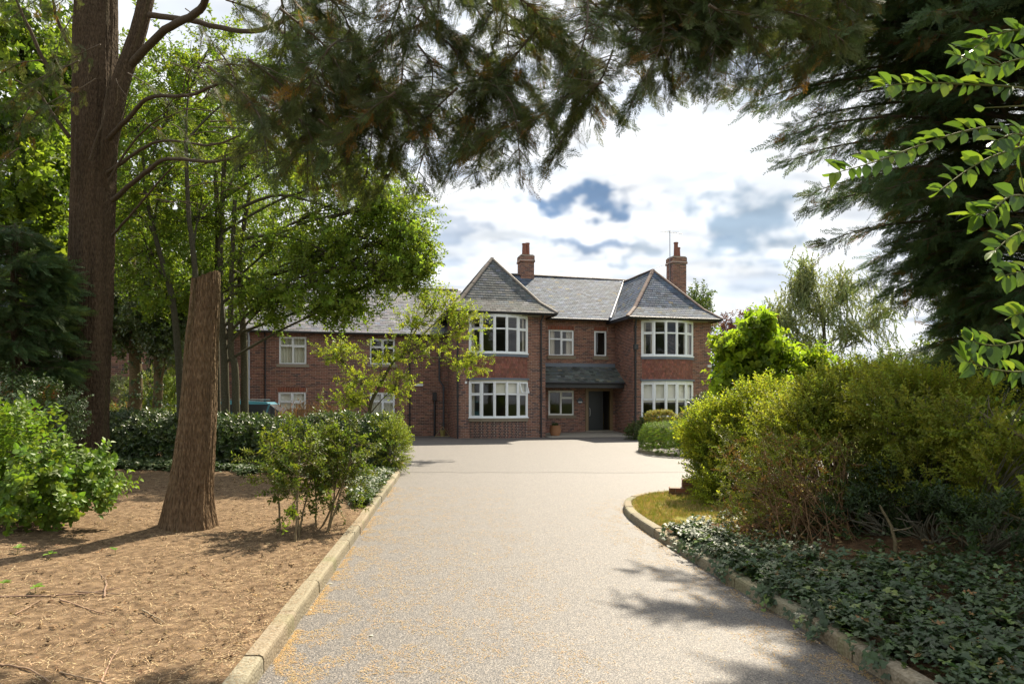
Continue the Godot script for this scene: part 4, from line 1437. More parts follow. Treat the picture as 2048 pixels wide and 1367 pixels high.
# branching crown: every mass gets a limb, every limb branches, every branch ends in a tuft of sprigs
func crown(wood: B, leaves: Array, from: Vector3, c: Vector3, r: Vector3, branches: int, per: int, tuft: float, col: Color, lr := 0.05, droop := 0.0) -> void:
	var mid := from.lerp(c, 0.5) + Vector3(rr(-0.2, 0.2), rr(0.0, 0.3), rr(-0.2, 0.2)) * from.distance_to(c) * 0.3
	if lr > 0: limb(wood, V([from, mid, c]), lr, lr * 0.45, 5, col, 4)
	for k in branches:
		var o := rv().normalized()
		var f := pow(rng.randf(), 0.45)
		var e := c + Vector3(o.x * r.x, o.y * r.y, o.z * r.z) * f * rr(0.9, 1.1)
		var a := mid.lerp(c, rr(0.3, 1.0))
		if lr > 0: limb(wood, V([a, a.lerp(e, 0.5) + Vector3(0, 0.12, 0) * a.distance_to(e) + rv() * 0.1, e]), lr * 0.3, 0.006, 4, col, 3)
		for j in per:
			var p := e + rv() * tuft
			if rng.randf() < 0.35: p = a.lerp(e, rr(0.45, 1.0)) + rv() * tuft * 0.5
			leaves.append([p, (o * 0.8 + rv() * 0.8 + Vector3(0, 0.25 - droop, 0)).normalized()])

func trunk_mesh(pts: PackedVector3Array, rad: PackedFloat32Array, sides: int, col: Color, ridge: float, flare: float, sd: float, slant := 0.0) -> ArrayMesh:
	var q := smoothed(pts, 16)
	var v := PackedVector3Array(); var c := PackedColorArray(); var n := PackedVector3Array(); var ix := PackedInt32Array()
	var W := sides + 1
	for k in q.size():
		var f := float(k) / (q.size() - 1) * (rad.size() - 1)
		var i := mini(int(f), rad.size() - 2)
		var r := lerpf(rad[i], rad[i + 1], f - i)
		var h: float = q[k].y - q[0].y
		for s in W:
			var a := TAU * (s % sides) / sides
			var cx := cos(a); var sz := sin(a)
			var lob := nz.get_noise_3d(cx * 9.0 + sd, h * 0.6, sz * 9.0) * 0.14
			var fine := nz.get_noise_3d(cx * 75.0 + sd, h * 6.0, sz * 75.0) * ridge + nz.get_noise_3d(cx * 190.0 + sd, h * 22.0, sz * 190.0) * ridge * 0.6
			var root := flare * exp(-h * 2.6) * (0.6 + 0.9 * maxf(0.0, nz.get_noise_3d(cx * 16.0 + sd * 2.0, 0.0, sz * 16.0) + 0.25))
			var rad2 := r * (1.0 + lob + root) + fine
			var top := 0.0
			if slant != 0.0 and k == q.size() - 1: top = slant * cx * r
			v.append(q[k] + Vector3(cx * rad2, top + (0.02 * nz.get_noise_2d(cx * 90.0, sz * 90.0) if slant != 0.0 and k == q.size() - 1 else 0.0), sz * rad2))
			var t := 1.0 + 0.3 * nz.get_noise_3d(cx * 22.0 + sd + 9.0, h * 5.0, sz * 22.0)
			var gr := smoothstep(0.15, 0.55, nz.get_noise_3d(cx * 8.0 + 31.0 + sd, h * 1.2, sz * 8.0))
			c.append(Color(col.r * t, col.g * t, col.b * t).lerp(Color(0.13, 0.135, 0.06), gr * 0.35))
	for k in q.size() - 1:
		for s in sides:
			var a := k * W + s
			ix.append_array(PackedInt32Array([a, a + 1, a + W, a + 1, a + W + 1, a + W]))
	if slant != 0.0:
		var o := v.size()
		var kk := q.size() - 1
		v.append(q[kk] + Vector3(0, 0.02, 0)); c.append(Color(0.30, 0.20, 0.12))
		for s in W:
			v.append(v[kk * W + s]); c.append(Color(0.30, 0.20, 0.12))
		for s in sides: ix.append_array(PackedInt32Array([o, o + 1 + s, o + 2 + s]))
	n.resize(v.size())
	for t in range(0, ix.size(), 3):
		var fn := (v[ix[t + 2]] - v[ix[t]]).cross(v[ix[t + 1]] - v[ix[t]])
		for e in 3: n[ix[t + e]] += fn
	for k in q.size():
		var m := n[k * W] + n[k * W + sides]
		n[k * W] = m; n[k * W + sides] = m
	for k in n.size(): n[k] = n[k].normalized()
	var arr := []
	arr.resize(Mesh.ARRAY_MAX)
	arr[Mesh.ARRAY_VERTEX] = v; arr[Mesh.ARRAY_NORMAL] = n; arr[Mesh.ARRAY_COLOR] = c; arr[Mesh.ARRAY_INDEX] = ix
	var m2 := ArrayMesh.new()
	m2.add_surface_from_arrays(Mesh.PRIMITIVE_TRIANGLES, arr)
	return m2

func rel(t: Node3D, a: Array) -> PackedVector3Array:
	var o := PackedVector3Array()
	for p in a: o.append(p - t.position)
	return o

func on_ground(x: float, d: float) -> Vector3:
	return Vector3(x, gh(x, -d), -d)

# a straight path between two points on the picture, at the two depths, as world points
func pl(a: Array) -> PackedVector3Array:
	var o := PackedVector3Array()
	for p in a: o.append(px(p[0], p[1], p[2]))
	return o

const BARK := Color(0.15, 0.112, 0.078)
const GREYBARK := Color(0.13, 0.12, 0.08)

func bough(wood: B, fr: Array, pts: PackedVector3Array, r0: float, every: float, side_len: float, start := 0.2, sag := 0.55) -> void:
	var q := limb(wood, pts, r0, 0.004, 5, BARK * 0.75, 5)
	var total := 0.0
	for k in q.size() - 1: total += q[k].distance_to(q[k + 1])
	var at := 0.0
	var nxt := total * start
	for k in q.size() - 1:
		var L := q[k].distance_to(q[k + 1])
		while nxt < at + L:
			var p := q[k].lerp(q[k + 1], (nxt - at) / L)
			var d := (q[k + 1] - q[k]).normalized()
			var f := nxt / total
			var side := d.cross(Vector3.UP).normalized()
			for sg in [-1.0, 1.0]:
				var sl := side_len * (1.0 - 0.7 * f) * rr(0.4, 1.1)
				var dd: Vector3 = (d * rr(0.3, 0.85) + side * sg * rr(0.3, 1.0) + Vector3(0, rr(-sag, 0.2), 0) + rv() * 0.25).normalized()
				var e := p + dd * sl
				if sl > 0.12: wood.tube(V([p, p.lerp(e, 0.5) + Vector3(0, 0.03, 0) * sl, e]), PackedFloat32Array([0.007, 0.005, 0.003]), 3, BARK * 0.75, false)
				var m := maxi(1, int(sl / (every * 0.9)))
				for j in m + 1:
					var pp := p.lerp(e, float(j) / m)
					fr.append([pp, (dd + side * rr(-0.7, 0.7) + Vector3(0, rr(-sag * 1.2, 0.2), 0) + d * 0.25 + rv() * 0.35).normalized()])
			nxt += every
		at += L
	for j in 3: fr.append([q[q.size() - 1], ((q[q.size() - 1] - q[q.size() - 3]).normalized() + rv() * 0.35).normalized()])

func conifer(t: Node3D, prof: Array, step: float, per: int, arc0: float, arc1: float, fr: Array, wood: B, every: float, side: float, rise := 0.12, back := 1.0) -> void:
	var top: float = prof[prof.size() - 1][0]
	var h: float = prof[0][0]
	while h < top:
		var R := 0.0
		for k in prof.size() - 1:
			if h >= prof[k][0] and h <= prof[k + 1][0]: R = lerpf(prof[k][1], prof[k + 1][1], (h - prof[k][0]) / (prof[k + 1][0] - prof[k][0]))
		for j in per:
			var a := rr(arc0, arc1)
			var o := Vector3(cos(a), 0, sin(a))
			var L := R * rr(0.72, 1.08)
			if back < 1.0 and o.z < -0.25: L *= back
			var hh := h + rr(-step, step) * 0.5
			var p0 := t.position + Vector3(0, hh, 0)
			bough(wood, fr, V([p0, p0 + o * L * 0.45 + Vector3(0, rise * L, 0), p0 + o * L * 0.8 + Vector3(0, rise * 0.7 * L, 0), p0 + o * L + Vector3(0, rise * 0.2 * L - 0.05, 0)]), 0.012 + 0.008 * L, every, side, 0.3)
		h += step

func wpart(called: String, b: B, m: String, t: Node3D) -> MeshInstance3D:
	return part(called, b.mesh(), M[m], t, Transform3D(Basis(), -t.position))

func mpart(called: String, m: Mesh, mt: String, t: Node3D) -> MeshInstance3D:
	return part(called, m, M[mt], t, Transform3D(Basis(), -t.position))

# a leafy tree whose crown masses are given as [x, y, rx, ry] on the picture at depth d, rz metres deep
func leafy_tree(called: String, label: String, group: String, base: Vector3, stem: PackedVector3Array, r0: float, masses: Array, set_name: String, m: String, col: Color, branches: int, per: int, tuft: float, wood_col := GREYBARK, droop := 0.0, s0 := 0.8, s1 := 1.25, col2 := Color(0, 0, 0), share := 0.0) -> Node3D:
	var t := thing(called, label, "tree", base, 0.0, group)
	var b := B.new()
	var q := limb(b, stem, r0, r0 * 0.4, 9, wood_col, 6, r0 * 0.05)
	wpart("trunk", b, "smooth_bark", t)
	var w := B.new()
	var lv := []
	for ms in masses:
		var d: float = ms[4]
		var c := px(ms[0], ms[1], d)
		var r := Vector3(ms[2] / F * d, ms[3] / F * d, ms[5])
		var from := q[q.size() - 1]
		for p in q:
			if p.y > base.y + 1.2 and (p + Vector3(0, 1.2, 0)).distance_to(c) < (from + Vector3(0, 1.2, 0)).distance_to(c): from = p
		crown(w, lv, from, c, r, branches, per, tuft, wood_col, clampf(r0 * 0.35, 0.016, 0.05), droop)
	if w.v.size(): wpart("branches", w, "smooth_bark", t)
	leafage(t, "foliage", set_name, m, lv, col, 0.24, s0, s1, col2, share)
	return t

func bush(called: String, label: String, category: String, base: Vector3, masses: Array, set_name: String, m: String, col: Color, s0 := 0.8, s1 := 1.2, stems := 10, up := 0.5, group := "", gap := -0.3, col2 := Color(0, 0, 0), share := 0.0, shell := 0.55) -> Node3D:
	# masses: [centre, radii, count]
	var t := thing(called, label, category, base, 0.0, group)
	var lv := []
	var w := B.new()
	for ms in masses:
		clump(lv, ms[0], ms[1], ms[2], shell, up, gap)
		for k in stems:
			var o := rv()
			var e: Vector3 = ms[0] + Vector3(o.x * ms[1].x, absf(o.y) * ms[1].y, o.z * ms[1].z) * 0.85
			var a := Vector3(lerpf(base.x, ms[0].x, 0.7) + rr(-0.2, 0.2) * ms[1].x, 0, lerpf(base.z, ms[0].z, 0.7) + rr(-0.2, 0.2) * ms[1].z)
			a.y = gh(a.x, a.z) - 0.03
			limb(w, V([a, a.lerp(e, 0.5) + rv() * 0.12, e]), rr(0.010, 0.02), 0.004, 4, GREYBARK, 4)
	if w.v.size(): wpart("stems", w, "twig", t)
	leafage(t, "foliage", set_name, m, lv, col, 0.25, s0, s1, col2, share)
	return t

func clipped(called: String, label: String, base: Vector3, r: Vector3, power: float, n: int, col: Color, col2: Color, share: float, group := "") -> void:
	# clipped shape: a superellipse in plan with a domed top, leaves on its skin over a core of shaded leaves
	var t := thing(called, label, "hedge", base, 0.0, group)
	var lv := []
	for k in n:
		var a := rr(0, TAU)
		var ca := cos(a); var sa := sin(a)
		var rad := pow(pow(absf(ca), power) + pow(absf(sa), power), -1.0 / power)
		var p: Vector3
		var nn: Vector3
		if rng.randf() < 0.5:
			var h := rr(0.0, 0.93)
			var f := 1.0 - 0.12 * pow(h, 8.0)
			p = Vector3(ca * rad * r.x * f, h * r.y, sa * rad * r.z * f)
			nn = Vector3(ca, 0.1 + pow(h, 8.0) * 0.6, sa)
		else:
			var f := sqrt(rng.randf())
			p = Vector3(ca * rad * r.x * f * 0.95, r.y * (1.0 - 0.10 * pow(f, 6.0)), sa * rad * r.z * f * 0.95)
			nn = Vector3(ca * 0.4 * pow(f, 6.0), 1, sa * 0.4 * pow(f, 6.0))
		p += rv() * 0.03 - nn.normalized() * rr(0.0, 0.10)
		lv.append([base + p, (nn + rv() * 0.4).normalized()])
	for k in n / 6:
		var o := rv()
		lv.append([base + Vector3(o.x * r.x * 0.8, rr(0.05, 0.8) * r.y, o.z * r.z * 0.8), rv().normalized()])
	var w := B.new()
	for k in 14:
		var o := rv()
		var a := base + Vector3(o.x * r.x * 0.5, -0.02, o.z * r.z * 0.5)
		limb(w, V([a, a + Vector3(0, r.y * 0.4, 0) + rv() * 0.1, a + Vector3(0, r.y * 0.75, 0) + rv() * 0.2]), 0.015, 0.005, 4, GREYBARK, 3)
	wpart("stems", w, "twig", t)
	leafage(t, "foliage", "box", "leaf", lv, col, 0.2, 0.9, 1.4, col2, share)

func make_left_trees() -> void:
	# ---- the old cypress with its boughs over the drive
	var base := on_ground(-9.2, 14.6)
	var t := thing("cypress_tree", "tall cypress with thick ridged trunk and boughs drooping over the drive", "tree", base)
	var tm := trunk_mesh(V([base - Vector3(0, 0.15, 0), px(166, 900, 14.6), px(172, 750, 14.6), px(178, 600, 14.6), px(184, 400, 14.6), px(188, 230, 14.6), px(190, 60, 14.6), px(196, -200, 14.6)]), PackedFloat32Array([0.47, 0.45, 0.435, 0.42, 0.41, 0.42, 0.40, 0.33]), 150, BARK, 0.022, 0.38, 3.0)
	mpart("trunk", tm, "bark", t)
	var fork := trunk_mesh(pl([[205, 400, 14.5], [218, 290, 14.4], [240, 170, 14.4], [282, 40, 14.5], [325, -160, 14.6]]), PackedFloat32Array([0.08, 0.17, 0.185, 0.165, 0.13]), 60, BARK, 0.016, 0.0, 11.0)
	mpart("trunk_fork", fork, "bark", t)
	var w := B.new()
	var dk := BARK * 0.8
	for s in [[[[225, 400, 14.3], [290, 345, 13.6], [335, 318, 13.0], [430, 322, 12.2], [520, 300, 11.4]], 0.055],
			[[[215, 345, 14.3], [280, 300, 13.8], [330, 280, 13.3], [420, 290, 12.6], [480, 270, 12.0]], 0.04],
			[[[215, 280, 14.3], [262, 230, 13.8], [300, 195, 13.4], [380, 190, 12.6], [450, 165, 12.0], [540, 175, 11.0]], 0.055],
			[[[260, 130, 14.4], [330, 60, 13.8], [400, 20, 12.6], [430, -40, 11.5], [600, -110, 9.2], [800, -130, 7.8], [1000, -110, 7.2], [1200, -90, 7.0], [1420, -80, 7.2]], 0.085],
			[[[300, 30, 14.4], [380, 40, 13.6], [440, 55, 12.8], [520, 60, 11.8], [640, 0, 9.6], [760, -60, 8.2], [900, -70, 7.6]], 0.065],
			[[[150, 190, 14.6], [100, 140, 14.2], [60, 60, 13.9], [20, -30, 13.6]], 0.06],
			[[[140, 275, 14.6], [100, 220, 14.4], [75, 185, 14.2], [30, 160, 14.0]], 0.05],
			[[[150, 110, 14.6], [115, 40, 14.3], [100, -30, 14.0]], 0.05],
			[[[225, 470, 14.2], [265, 425, 13.7], [330, 350, 13.2], [350, 330, 13.0]], 0.03],
			[[[218, 360, 14.2], [255, 300, 14.0], [300, 250, 13.8], [345, 228, 13.5]], 0.03],
			[[[180, 320, 14.0], [196, 270, 13.95], [205, 240, 13.95], [222, 135, 13.9]], 0.035],
			[[[152, 360, 14.05], [150, 300, 14.0], [153, 240, 14.0]], 0.02]]:
		limb(w, pl(s[0]), s[1], s[1] * 0.35, 8, dk, 6, 0.012)
	for k in 26:
		var a := px(rr(230, 420), rr(120, 420), rr(12.4, 14.2))
		var e := a + Vector3(rr(0.3, 1.6), rr(-0.5, 0.7), rr(-0.3, 0.9))
		limb(w, V([a, a.lerp(e, 0.5) + Vector3(0, 0.12, 0) + rv() * 0.1, e]), 0.014, 0.004, 4, dk, 4)
	wpart("limbs", w, "smooth_bark", t)
	# boughs that hang into the top of the view: tips listed as they hang
	var fr := []
	var bw := B.new()
	var tips := [[832, 362], [868, 330], [893, 352], [955, 360], [1000, 330], [1040, 348], [1098, 330], [1130, 275], [1105, 240], [1190, 242], [1235, 232], [1262, 205], [1312, 188], [1340, 165], [1388, 165], [1398, 118], [1415, 158], [1450, 172], [1520, 150], [1565, 150], [1610, 130], [1660, 110], [1700, 60],
		[770, 365], [730, 372], [690, 368], [650, 362], [615, 365], [575, 335], [540, 340], [560, 250], [505, 200], [640, 300], [700, 330], [760, 310], [800, 330], [600, 210], [700, 230], [780, 230], [850, 250], [920, 270], [970, 250], [1040, 260]]
	for tp in tips:
		var d := rr(5.9, 7.2)
		var len_px := rr(130, 260)
		var dxp := rr(-110, 230) if tp[0] < 1380 else rr(-140, 160)
		var a := px(tp[0] - dxp, tp[1] - len_px, d + rr(-0.3, 0.6))
		var e := px(tp[0], tp[1], d)
		var m := a.lerp(e, 0.55) + Vector3(0.12, 0.12, rr(-0.2, 0.2))
		bough(bw, fr, V([a, m, e]), 0.014, 0.085, 0.42, 0.08, 0.30)
	for k in 88:
		# the mass above them
		var x := rr(470, 1720)
		var lim := 330.0 if x < 1130 else (190.0 if x < 1330 else 105.0)
		var y := lim * (0.98 - 1.15 * pow(rng.randf(), 1.2))
		var d := rr(6.0, 7.6)
		var e := px(x, y, d)
		var a := e + Vector3(rr(-0.9, 0.7), rr(0.3, 0.8), rr(-0.5, 0.5))
		bough(bw, fr, V([a, a.lerp(e, 0.55) + Vector3(0.05, 0.08, 0), e]), 0.012, 0.085, 0.42, 0.08, 0.30)
	# thinner sprays round the trunk itself
	for k in 20:
		var left := k < 13
		var e := px(rr(-20, 120) if left else rr(330, 500), rr(-30, 420) if left else rr(60, 330), rr(12.0, 14.2))
		var a := e + Vector3(rr(0.3, 1.2) if left else rr(-1.2, -0.3), rr(0.3, 0.9), 0)
		bough(bw, fr, V([a, a.lerp(e, 0.5) + Vector3(0, 0.1, 0), e]), 0.014, 0.13, 0.4, 0.25)
	wpart("boughs", bw, "twig", t)
	leafage(t, "foliage", "lace", "needle", fr, Color(0.105, 0.14, 0.055), 0.35, 0.34, 0.66, Color(0.24, 0.15, 0.045), 0.08)
	# ---- the dead trunk, sawn off
	base = on_ground(-4.15, 8.75)
	t = thing("dead_trunk", "leaning bare brown tree trunk sawn off on the slant, standing in the mulch", "tree stump", base)
	tm = trunk_mesh(V([base - Vector3(0, 0.12, 0), px(379, 1000, 8.75), px(390, 900, 8.75), px(398, 800, 8.75), px(403, 700, 8.75), px(409, 620, 8.75), px(412, 556, 8.75)]), PackedFloat32Array([0.258, 0.245, 0.225, 0.208, 0.192, 0.178, 0.165]), 150, Color(0.30, 0.215, 0.14), 0.014, 0.55, 21.0, 0.55)
	mpart("trunk", tm, "bark", t)
	# ---- multi-stemmed tree behind the hedge
	base = on_ground(-7.3, 17.4)
	var st := pl([[452, 838, 17.4], [448, 700, 17.4], [440, 560, 17.4], [444, 420, 17.5], [450, 300, 17.6]])
	t = leafy_tree("hornbeam_tree", "several stemmed tree with mossy trunks and light green drooping crown", "", st[0] * Vector3(1, 0, 1) + Vector3(0, base.y, 0), V([st[0] - Vector3(0, 0.6, 0), st[0], st[1], st[2], st[3], st[4]]), 0.13,
		[[640, 420, 130, 90, 17.2, 1.6], [740, 470, 90, 90, 17.0, 1.3], [560, 480, 110, 80, 17.6, 1.6], [640, 560, 130, 70, 16.8, 1.3], [770, 520, 70, 70, 16.8, 1.0], [540, 600, 60, 40, 16.9, 0.8], [690, 600, 70, 30, 16.6, 0.6], [480, 330, 110, 90, 18.0, 1.7], [600, 300, 110, 90, 17.6, 1.6], [820, 470, 40, 50, 16.6, 0.7], [790, 410, 50, 40, 16.8, 0.8], [830, 540, 26, 26, 16.6, 0.5], [670, 500, 90, 60, 17.2, 1.2], [730, 360, 80, 70, 17.0, 1.2]],
		"broad", "leaf_thin", Color(0.21, 0.30, 0.045), 40, 8, 0.36, GREYBARK, 0.5, 0.7, 1.15, Color(0.20, 0.28, 0.04), 0.3)
	for s in [[[474, 840, 17.3], [470, 740, 17.3], [462, 700, 17.3], [463, 560, 17.3], [470, 400, 17.4]], [[490, 840, 17.6], [488, 700, 17.6], [480, 520, 17.7], [500, 380, 17.8]], [[436, 838, 17.5], [432, 640, 17.5], [436, 480, 17.6], [430, 330, 17.7]]]:
		var b2 := B.new()
		var pp := pl(s)
		pp[0].y = base.y - 0.1
		limb(b2, pp, 0.11, 0.05, 9, GREYBARK, 6, 0.006)
		wpart("trunk", b2, "smooth_bark", t)
	var w2 := B.new()
	for s in [[[470, 480, 17.3], [560, 470, 17.0], [650, 500, 16.8], [760, 545, 16.6]], [[465, 540, 17.3], [560, 590, 17.0], [640, 640, 16.8], [700, 690, 16.7]], [[470, 420, 17.4], [560, 390, 17.2], [680, 420, 17.0], [800, 450, 16.8]]]:
		w2 = B.new()
		limb(w2, pl(s), 0.05, 0.012, 6, GREYBARK, 5)
		wpart("limb", w2, "smooth_bark", t)
	# ---- two slender leaning trees
	leafy_tree("slender_tree", "slender leaning tree with dark stem between the big trunk and the sawn trunk", "", on_ground(px(362, 800, 16.5).x, 16.5), V([on_ground(px(362, 800, 16.5).x, 16.5), px(360, 760, 16.5), px(345, 600, 16.5), px(318, 500, 16.6), px(290, 380, 16.7)]), 0.11,
		[[330, 580, 90, 60, 17.4, 1.2], [260, 420, 80, 70, 17.4, 1.2], [330, 360, 110, 90, 17.0, 1.4], [290, 500, 80, 70, 17.2, 1.2], [270, 250, 90, 90, 17.4, 1.4], [360, 200, 100, 90, 17.6, 1.4]], "broad", "leaf_thin", Color(0.18, 0.27, 0.04), 36, 8, 0.30, GREYBARK * 0.8, 0.2, 0.7, 1.15, Color(0.22, 0.29, 0.035), 0.3)
	leafy_tree("slender_tree", "slim upright tree rising just behind the top of the sawn trunk", "", on_ground(px(400, 800, 16.0).x, 16.0), V([on_ground(px(400, 800, 16.0).x, 16.0), px(398, 700, 16.0), px(390, 540, 16.0), px(377, 420, 16.1), px(372, 280, 16.2)]), 0.10,
		[[400, 430, 90, 70, 17.2, 1.2], [420, 560, 60, 60, 17.6, 1.0], [400, 120, 120, 90, 17.0, 1.4], [520, 170, 100, 80, 17.4, 1.4]], "broad", "leaf_thin", Color(0.18, 0.27, 0.04), 36, 8, 0.30, GREYBARK * 0.8, 0.2, 0.7, 1.15, Color(0.22, 0.29, 0.035), 0.3)
	# ---- ivy-clad trunks
	var iv_specs := [[268, 19.0, 0.25, "thick ivy clad trunk in front of the annexe wall", [[250, 590, 70, 55, 19.2, 1.4], [300, 640, 60, 40, 18.6, 1.0], [230, 660, 40, 40, 18.8, 0.9], [300, 540, 80, 60, 19.5, 1.3]]], [313, 18.6, 0.17, "thin dark ivy clad trunk next to the thicker ivy clad one", [[340, 620, 50, 50, 18.6, 1.0], [330, 690, 40, 35, 18.4, 0.7], [385, 600, 50, 50, 18.9, 0.9]]]]
	for s in iv_specs:
		var x: float = px(s[0], 800, s[1]).x
		base = Vector3(x, 0.0, -s[1])
		t = leafy_tree("ivy_clad_tree", s[3], "", base, V([base - Vector3(0, 0.1, 0), base + Vector3(0.02, 1.2, 0), base + Vector3(0.05, 2.6, 0), base + Vector3(-0.05, 4.6, 0), base + Vector3(-0.1, 6.5, 0)]), s[2], s[4], "holly", "leaf_gloss", Color(0.075, 0.12, 0.028), 40, 12, 0.32, Color(0.20, 0.15, 0.08), 0.2, 1.0, 1.7, Color(0.10, 0.15, 0.03), 0.25)
		var lv := []
		for k in 260:
			var a := rr(0, TAU)
			var h := rr(0.3, 4.6)
			if nz.get_noise_3d(cos(a) * 12.0, h * 9.0, s[0]) < -0.05: continue
			var o := Vector3(cos(a), 0.2, sin(a))
			lv.append([base + Vector3(cos(a), 0, sin(a)) * (s[2] + 0.03) + Vector3(0, h, 0), o.normalized()])
		leafage(t, "ivy", "ivy", "ivy", lv, Color(0.05, 0.085, 0.022), 0.3, 0.8, 1.2, Color(0.12, 0.16, 0.03), 0.2)
	# ---- far left: maple leaves against the light and a dark yew
	base = on_ground(-14.8, 17.6)
	leafy_tree("maple_tree", "bright lime leaved maple left of the tall cypress trunk", "", base, V([base, base + Vector3(0, 3, 0), base + Vector3(0.3, 6, 0), base + Vector3(0.5, 9, 0)]), 0.2,
		[[60, 90, 110, 90, 17.4, 1.6], [40, 260, 100, 80, 17.0, 1.4], [90, 370, 60, 70, 17.2, 1.1], [-20, 400, 70, 70, 17.4, 1.1], [110, 170, 60, 80, 18.0, 1.2], [100, 490, 50, 60, 18.6, 1.0], [80, 650, 70, 40, 19.5, 1.0], [110, 590, 40, 50, 19.0, 0.8]], "maple", "leaf_thin", Color(0.20, 0.29, 0.035), 40, 6, 0.36, GREYBARK, 0.1, 0.8, 1.2, Color(0.10, 0.16, 0.03), 0.35)
	base = on_ground(px(30, 800, 13.2).x, 13.2)
	t = thing("yew_tree", "dark drooping yew at the far side of the cypress trunk", "tree", base)
	fr = []
	w = B.new()
	limb(w, V([base, base + Vector3(0.1, 1.5, 0), base + Vector3(0, 3.2, 0), base + Vector3(0, 4.8, 0)]), 0.16, 0.05, 9, BARK, 5)
	wpart("trunk", w, "bark", t)
	w = B.new()
	conifer(t, [[2.1, 0.95], [3.0, 1.0], [4.0, 0.8], [4.9, 0.3]], 0.19, 8, 0, TAU, fr, w, 0.15, 0.42, -0.05)
	wpart("branches", w, "twig", t)
	leafage(t, "foliage", "frond", "needle", fr, Color(0.075, 0.13, 0.05), 0.3, 0.6, 1.0)
	# ---- trees further back, filling the gaps
	for s in [[-40, 27.0, "tall broad tree with pale green crown beyond the yew", [[-60, 300, 150, 130], [60, 450, 120, 110], [20, 620, 120, 70], [90, 150, 130, 120], [100, 330, 90, 90], [110, 560, 70, 70]], Color(0.20, 0.29, 0.04)],
			[250, 29.0, "tall green tree standing behind the annexe", [[240, 420, 130, 120], [330, 250, 130, 120], [200, 200, 120, 120], [300, 560, 110, 70], [430, 420, 100, 100], [440, 560, 90, 70], [350, 480, 90, 80], [420, 290, 90, 80], [240, 640, 90, 50]], Color(0.18, 0.27, 0.04)],
			[560, 46.0, "round crowned tree rising behind the wing roof", [[540, 430, 90, 90], [620, 330, 80, 80], [500, 290, 90, 90], [480, 520, 80, 60], [600, 520, 60, 40]], Color(0.18, 0.26, 0.04)]]:
		var x := px(s[0], 800, s[1]).x
		base = Vector3(x, -0.05, -s[1])
		var ms := []
		for q in s[3]: ms.append([q[0], q[1], q[2], q[3], s[1] + rr(-1.0, 1.0), 2.4])
		leafy_tree("background_tree", s[2], "", base, V([base, base + Vector3(0, 3, 0), base + Vector3(0.3, 7, 0), base + Vector3(0.2, 10, 0)]), 0.28, ms, "far", "leaf", s[4], 34, 11, 0.7, GREYBARK, 0.1, 0.8, 1.3, Color(0.17, 0.23, 0.03), 0.3)

